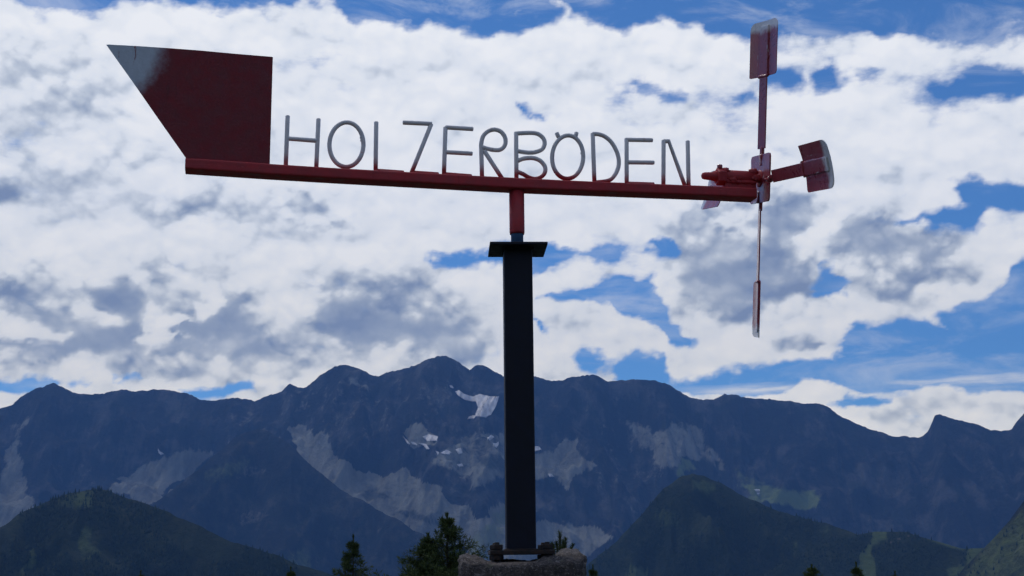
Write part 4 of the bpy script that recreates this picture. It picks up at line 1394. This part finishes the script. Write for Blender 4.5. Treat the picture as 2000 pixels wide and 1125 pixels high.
def conifer_meshes(H, slope, dens_top, seed, up=0.45, leaders=()):
    """larch-like conifer: trunk with leader, whorled limbs, needle sprays on twigs"""
    r_ = random.Random(seed)
    TV = tube([(0, 0, -4.0), (0, 0, 0), (.02, .01, H * .5), (0, .02, H * .8), (.01, 0, H)], [H * .020, H * .016, H * .010, H * .004, .006], 7)
    woods = [TV]; NVv, NF = [], []

    def spray(p, d, ln, wd):
        d = d.normalized()
        s = d.cross(Vector((r_.gauss(0, 1), r_.gauss(0, 1), r_.gauss(0, 1))))
        if s.length < 1e-4: return
        s = s.normalized() * wd
        o = len(NVv)
        NVv.extend([p - s * .35, p + s * .35, p + d * ln * .55 + s, p + d * ln, p + d * ln * .55 - s])
        NF.extend([(o, o + 1, o + 2, o + 4), (o + 4, o + 2, o + 3)])

    def limb(base, d, ln, dens, r0):
        n = max(3, int(ln / .14))
        p = base.copy(); dd = d.normalized(); path = [p.copy()]
        for i in range(n):
            dd = (dd + Vector((r_.gauss(0, .07), r_.gauss(0, .07), up * .16 + r_.gauss(0, .05)))).normalized()
            p = p + dd * ln / n
            path.append(p.copy())
        woods.append(tube(path, [r0 * (1 - .85 * k / n) for k in range(n + 1)], 4, cap=False))
        for i in range(1, n + 1):
            f = i / n
            tl = ln * .34 * (1.05 - f) + .07
            for s in range(dens):
                sd_ = Vector((r_.gauss(0, 1), r_.gauss(0, 1), r_.gauss(.25, .6))).normalized()
                td = (dd * .7 + sd_ * .8).normalized()
                # a twig clothed in tufts
                k = max(2, int(tl / .055))
                q0 = path[i] + (path[i - 1] - path[i]) * r_.random()
                for t in range(k):
                    pp = q0 + td * tl * (t + .5) / k
                    for _ in range(3):
                        nd = (td * .9 + Vector((r_.gauss(0, .55), r_.gauss(0, .55), r_.gauss(.15, .45)))).normalized()
                        spray(pp, nd, r_.uniform(.05, .11), r_.uniform(.004, .008))

    def crown(cx, cy, ztop, zbot, sl, dens):
        z = ztop - .20
        while z > zbot:
            hw = (ztop - z - .06) ** 1.08 * sl + .015
            for k in range(5 if ztop - z < 1.2 else 6):
                a = r_.uniform(0, 2 * math.pi)
                ln = hw * r_.uniform(.65, 1.15)
                near = ztop - z < 2.6
                limb(Vector((cx, cy, z + r_.uniform(-.06, .06))), Vector((math.cos(a), math.sin(a), up * .5 + .12)), ln, dens if near else 1, .004 + .006 * ln)
            z -= .13 if ztop - z < 2.6 else .42
        # leader tuft
        for k in range(150):
            spray(Vector((cx, cy, ztop - r_.random() ** 1.5 * .45)), Vector((r_.gauss(0, .38), r_.gauss(0, .38), 1)), r_.uniform(.05, .10), .007)

    crown(0, 0, H, H * .22, slope, dens_top)
    for lx, ly, lz, sl in leaders:
        woods.append(tube([(0, 0, lz - 1.6), (lx * .7, ly * .7, lz - .8), (lx, ly, lz)], [.03, .018, .005], 5))
        crown(lx, ly, lz, lz - 1.3, sl, dens_top)
    V, F = join(woods)
    tm = bpy.data.meshes.new('trunk'); tm.from_pydata([tuple(v) for v in V], [], F); tm.update(); tm.materials.append(M_BARK)
    cm = bpy.data.meshes.new('crown'); cm.from_pydata([tuple(v) for v in NVv], [], NF); cm.update(); cm.materials.append(M_NEEDLE)
    return tm, cm


GT = 'conifers growing below the viewpoint'


def plant(meshes, H, px, py, y, label, sc_=1.0, rz=0.0):
    tip = at_depth(px, py, y)
    t = empty('conifer_tree', (tip[0], y, tip[2] - H * sc_), (0, 0, rz))
    t.scale = (sc_,) * 3
    tag(t, label, 'tree', GT)
    link('trunk', meshes[0], None, t); link('crown', meshes[1], None, t)
    return t


big = conifer_meshes(9.0, .82, 8, 21, .24, leaders=[(-.36, -.05, 8.62, .7)])
mid = conifer_meshes(9.0, .54, 7, 22, .20)
plant(big, 9.0, 873, 1006, 26, 'broad green conifer, tallest of all, close left of the stone')
plant(mid, 9.0, 690, 1049, 33, 'slender dark conifer, second tallest, left of the broad one')
plant(mid, 9.0, 1672, 1101, 40, 'small conifer top at the lower right, pointed one before the pasture strip', 1.0, 1.2)
plant(big, 9.0, 1585, 1105, 42, 'bushy conifer top at the lower right, left of the pointed one', 1.0, 2.2)
plant(mid, 9.0, 568, 1110, 48, 'conifer tip just showing at the bottom left of the slender conifer', 1.0, 2.9)
plant(mid, 9.0, 275, 1117, 50, 'leftmost conifer tip barely showing at the bottom edge', 1.0, 4.1)
plant(mid, 9.0, 1748, 1118, 52, 'rightmost conifer tip barely showing at the bottom edge', 1.0, 5.0)
plant(mid, 9.0, 1158, 1106, 46, 'conifer tip just right of the stone block', 1.0, 0.4)

# larch sapling standing behind the stone
r_ = random.Random(5)
SH = 1.95
ty = 7.2
tp = at_depth(1094, 1040, ty)
sap = empty('larch_sapling', (tp[0], ty, tp[2] - SH))
tag(sap, 'young larch sapling with upright shoots, peeping over the stone right of the post', 'sapling')
parts = [tube([(0, 0, 0), (.01, 0, SH * .6), (0, 0, SH - .02)], [.013, .009, .003], 6)]
NVv, NF = [], []
shoots = [(-.002, 0, SH, -.005), (.020, .01, SH - .035, .05), (-.030, 0, SH - .055, -.05), (.045, 0, SH - .065, .09), (-.055, .01, SH - .085, -.10), (.010, -.02, SH - .05, .02), (.062, .0, SH - .10, .11), (-.015, .02, SH - .05, -.02)]
for dx_, dy_, zt_, bx_ in shoots:
    dx_ *= 1.25
    p0 = Vector((0, 0, zt_ - .20)); p1 = Vector((dx_ * .7, dy_, zt_ - .08)); p2 = Vector((dx_ + bx_ * .12, dy_, zt_))
    parts.append(tube([p0, p1, p2], [.004, .003, .0015], 5))
    for t in np.linspace(.15, 1.0, 34):
        c = p0.lerp(p1, min(1, t * 2)) if t < .5 else p1.lerp(p2, t * 2 - 1)
        for _ in range(8):
            d = Vector((r_.gauss(0, .75), r_.gauss(0, .75), r_.gauss(.75, .35))).normalized()
            s = d.cross(Vector((r_.gauss(0, 1), r_.gauss(0, 1), r_.gauss(0, 1)))).normalized() * .0022
            o = len(NVv); ln = r_.uniform(.014, .032)
            NVv += [c - s, c + s, c + d * ln]; NF.append((o, o + 1, o + 2))
# lower branches down the stem, hidden behind the stone
for k in range(30):
    z = SH * (.25 + .6 * k / 30); a = r_.uniform(0, 6.28); ln = .30 * (1.1 - z / SH) + .05
    p0 = Vector((0, 0, z)); p2 = p0 + Vector((math.cos(a) * ln, math.sin(a) * ln, ln * .5))
    parts.append(tube([p0, p2], [.004, .0015], 4))
    for t in np.linspace(.15, 1, 16):
        c = p0.lerp(p2, t)
        for _ in range(5):
            d = Vector((r_.gauss(0, 1), r_.gauss(0, 1), r_.gauss(.4, .6))).normalized()
            s = d.cross(Vector((r_.gauss(0, 1), r_.gauss(0, 1), r_.gauss(0, 1)))).normalized() * .0011
            o = len(NVv); NVv += [c - s, c + s, c + d * r_.uniform(.012, .024)]; NF.append((o, o + 1, o + 2))
V, F = join(parts)
mk('stem', V, F, M_BARK, sap)
mk('crown', NVv, NF, M_NEEDLE, sap)
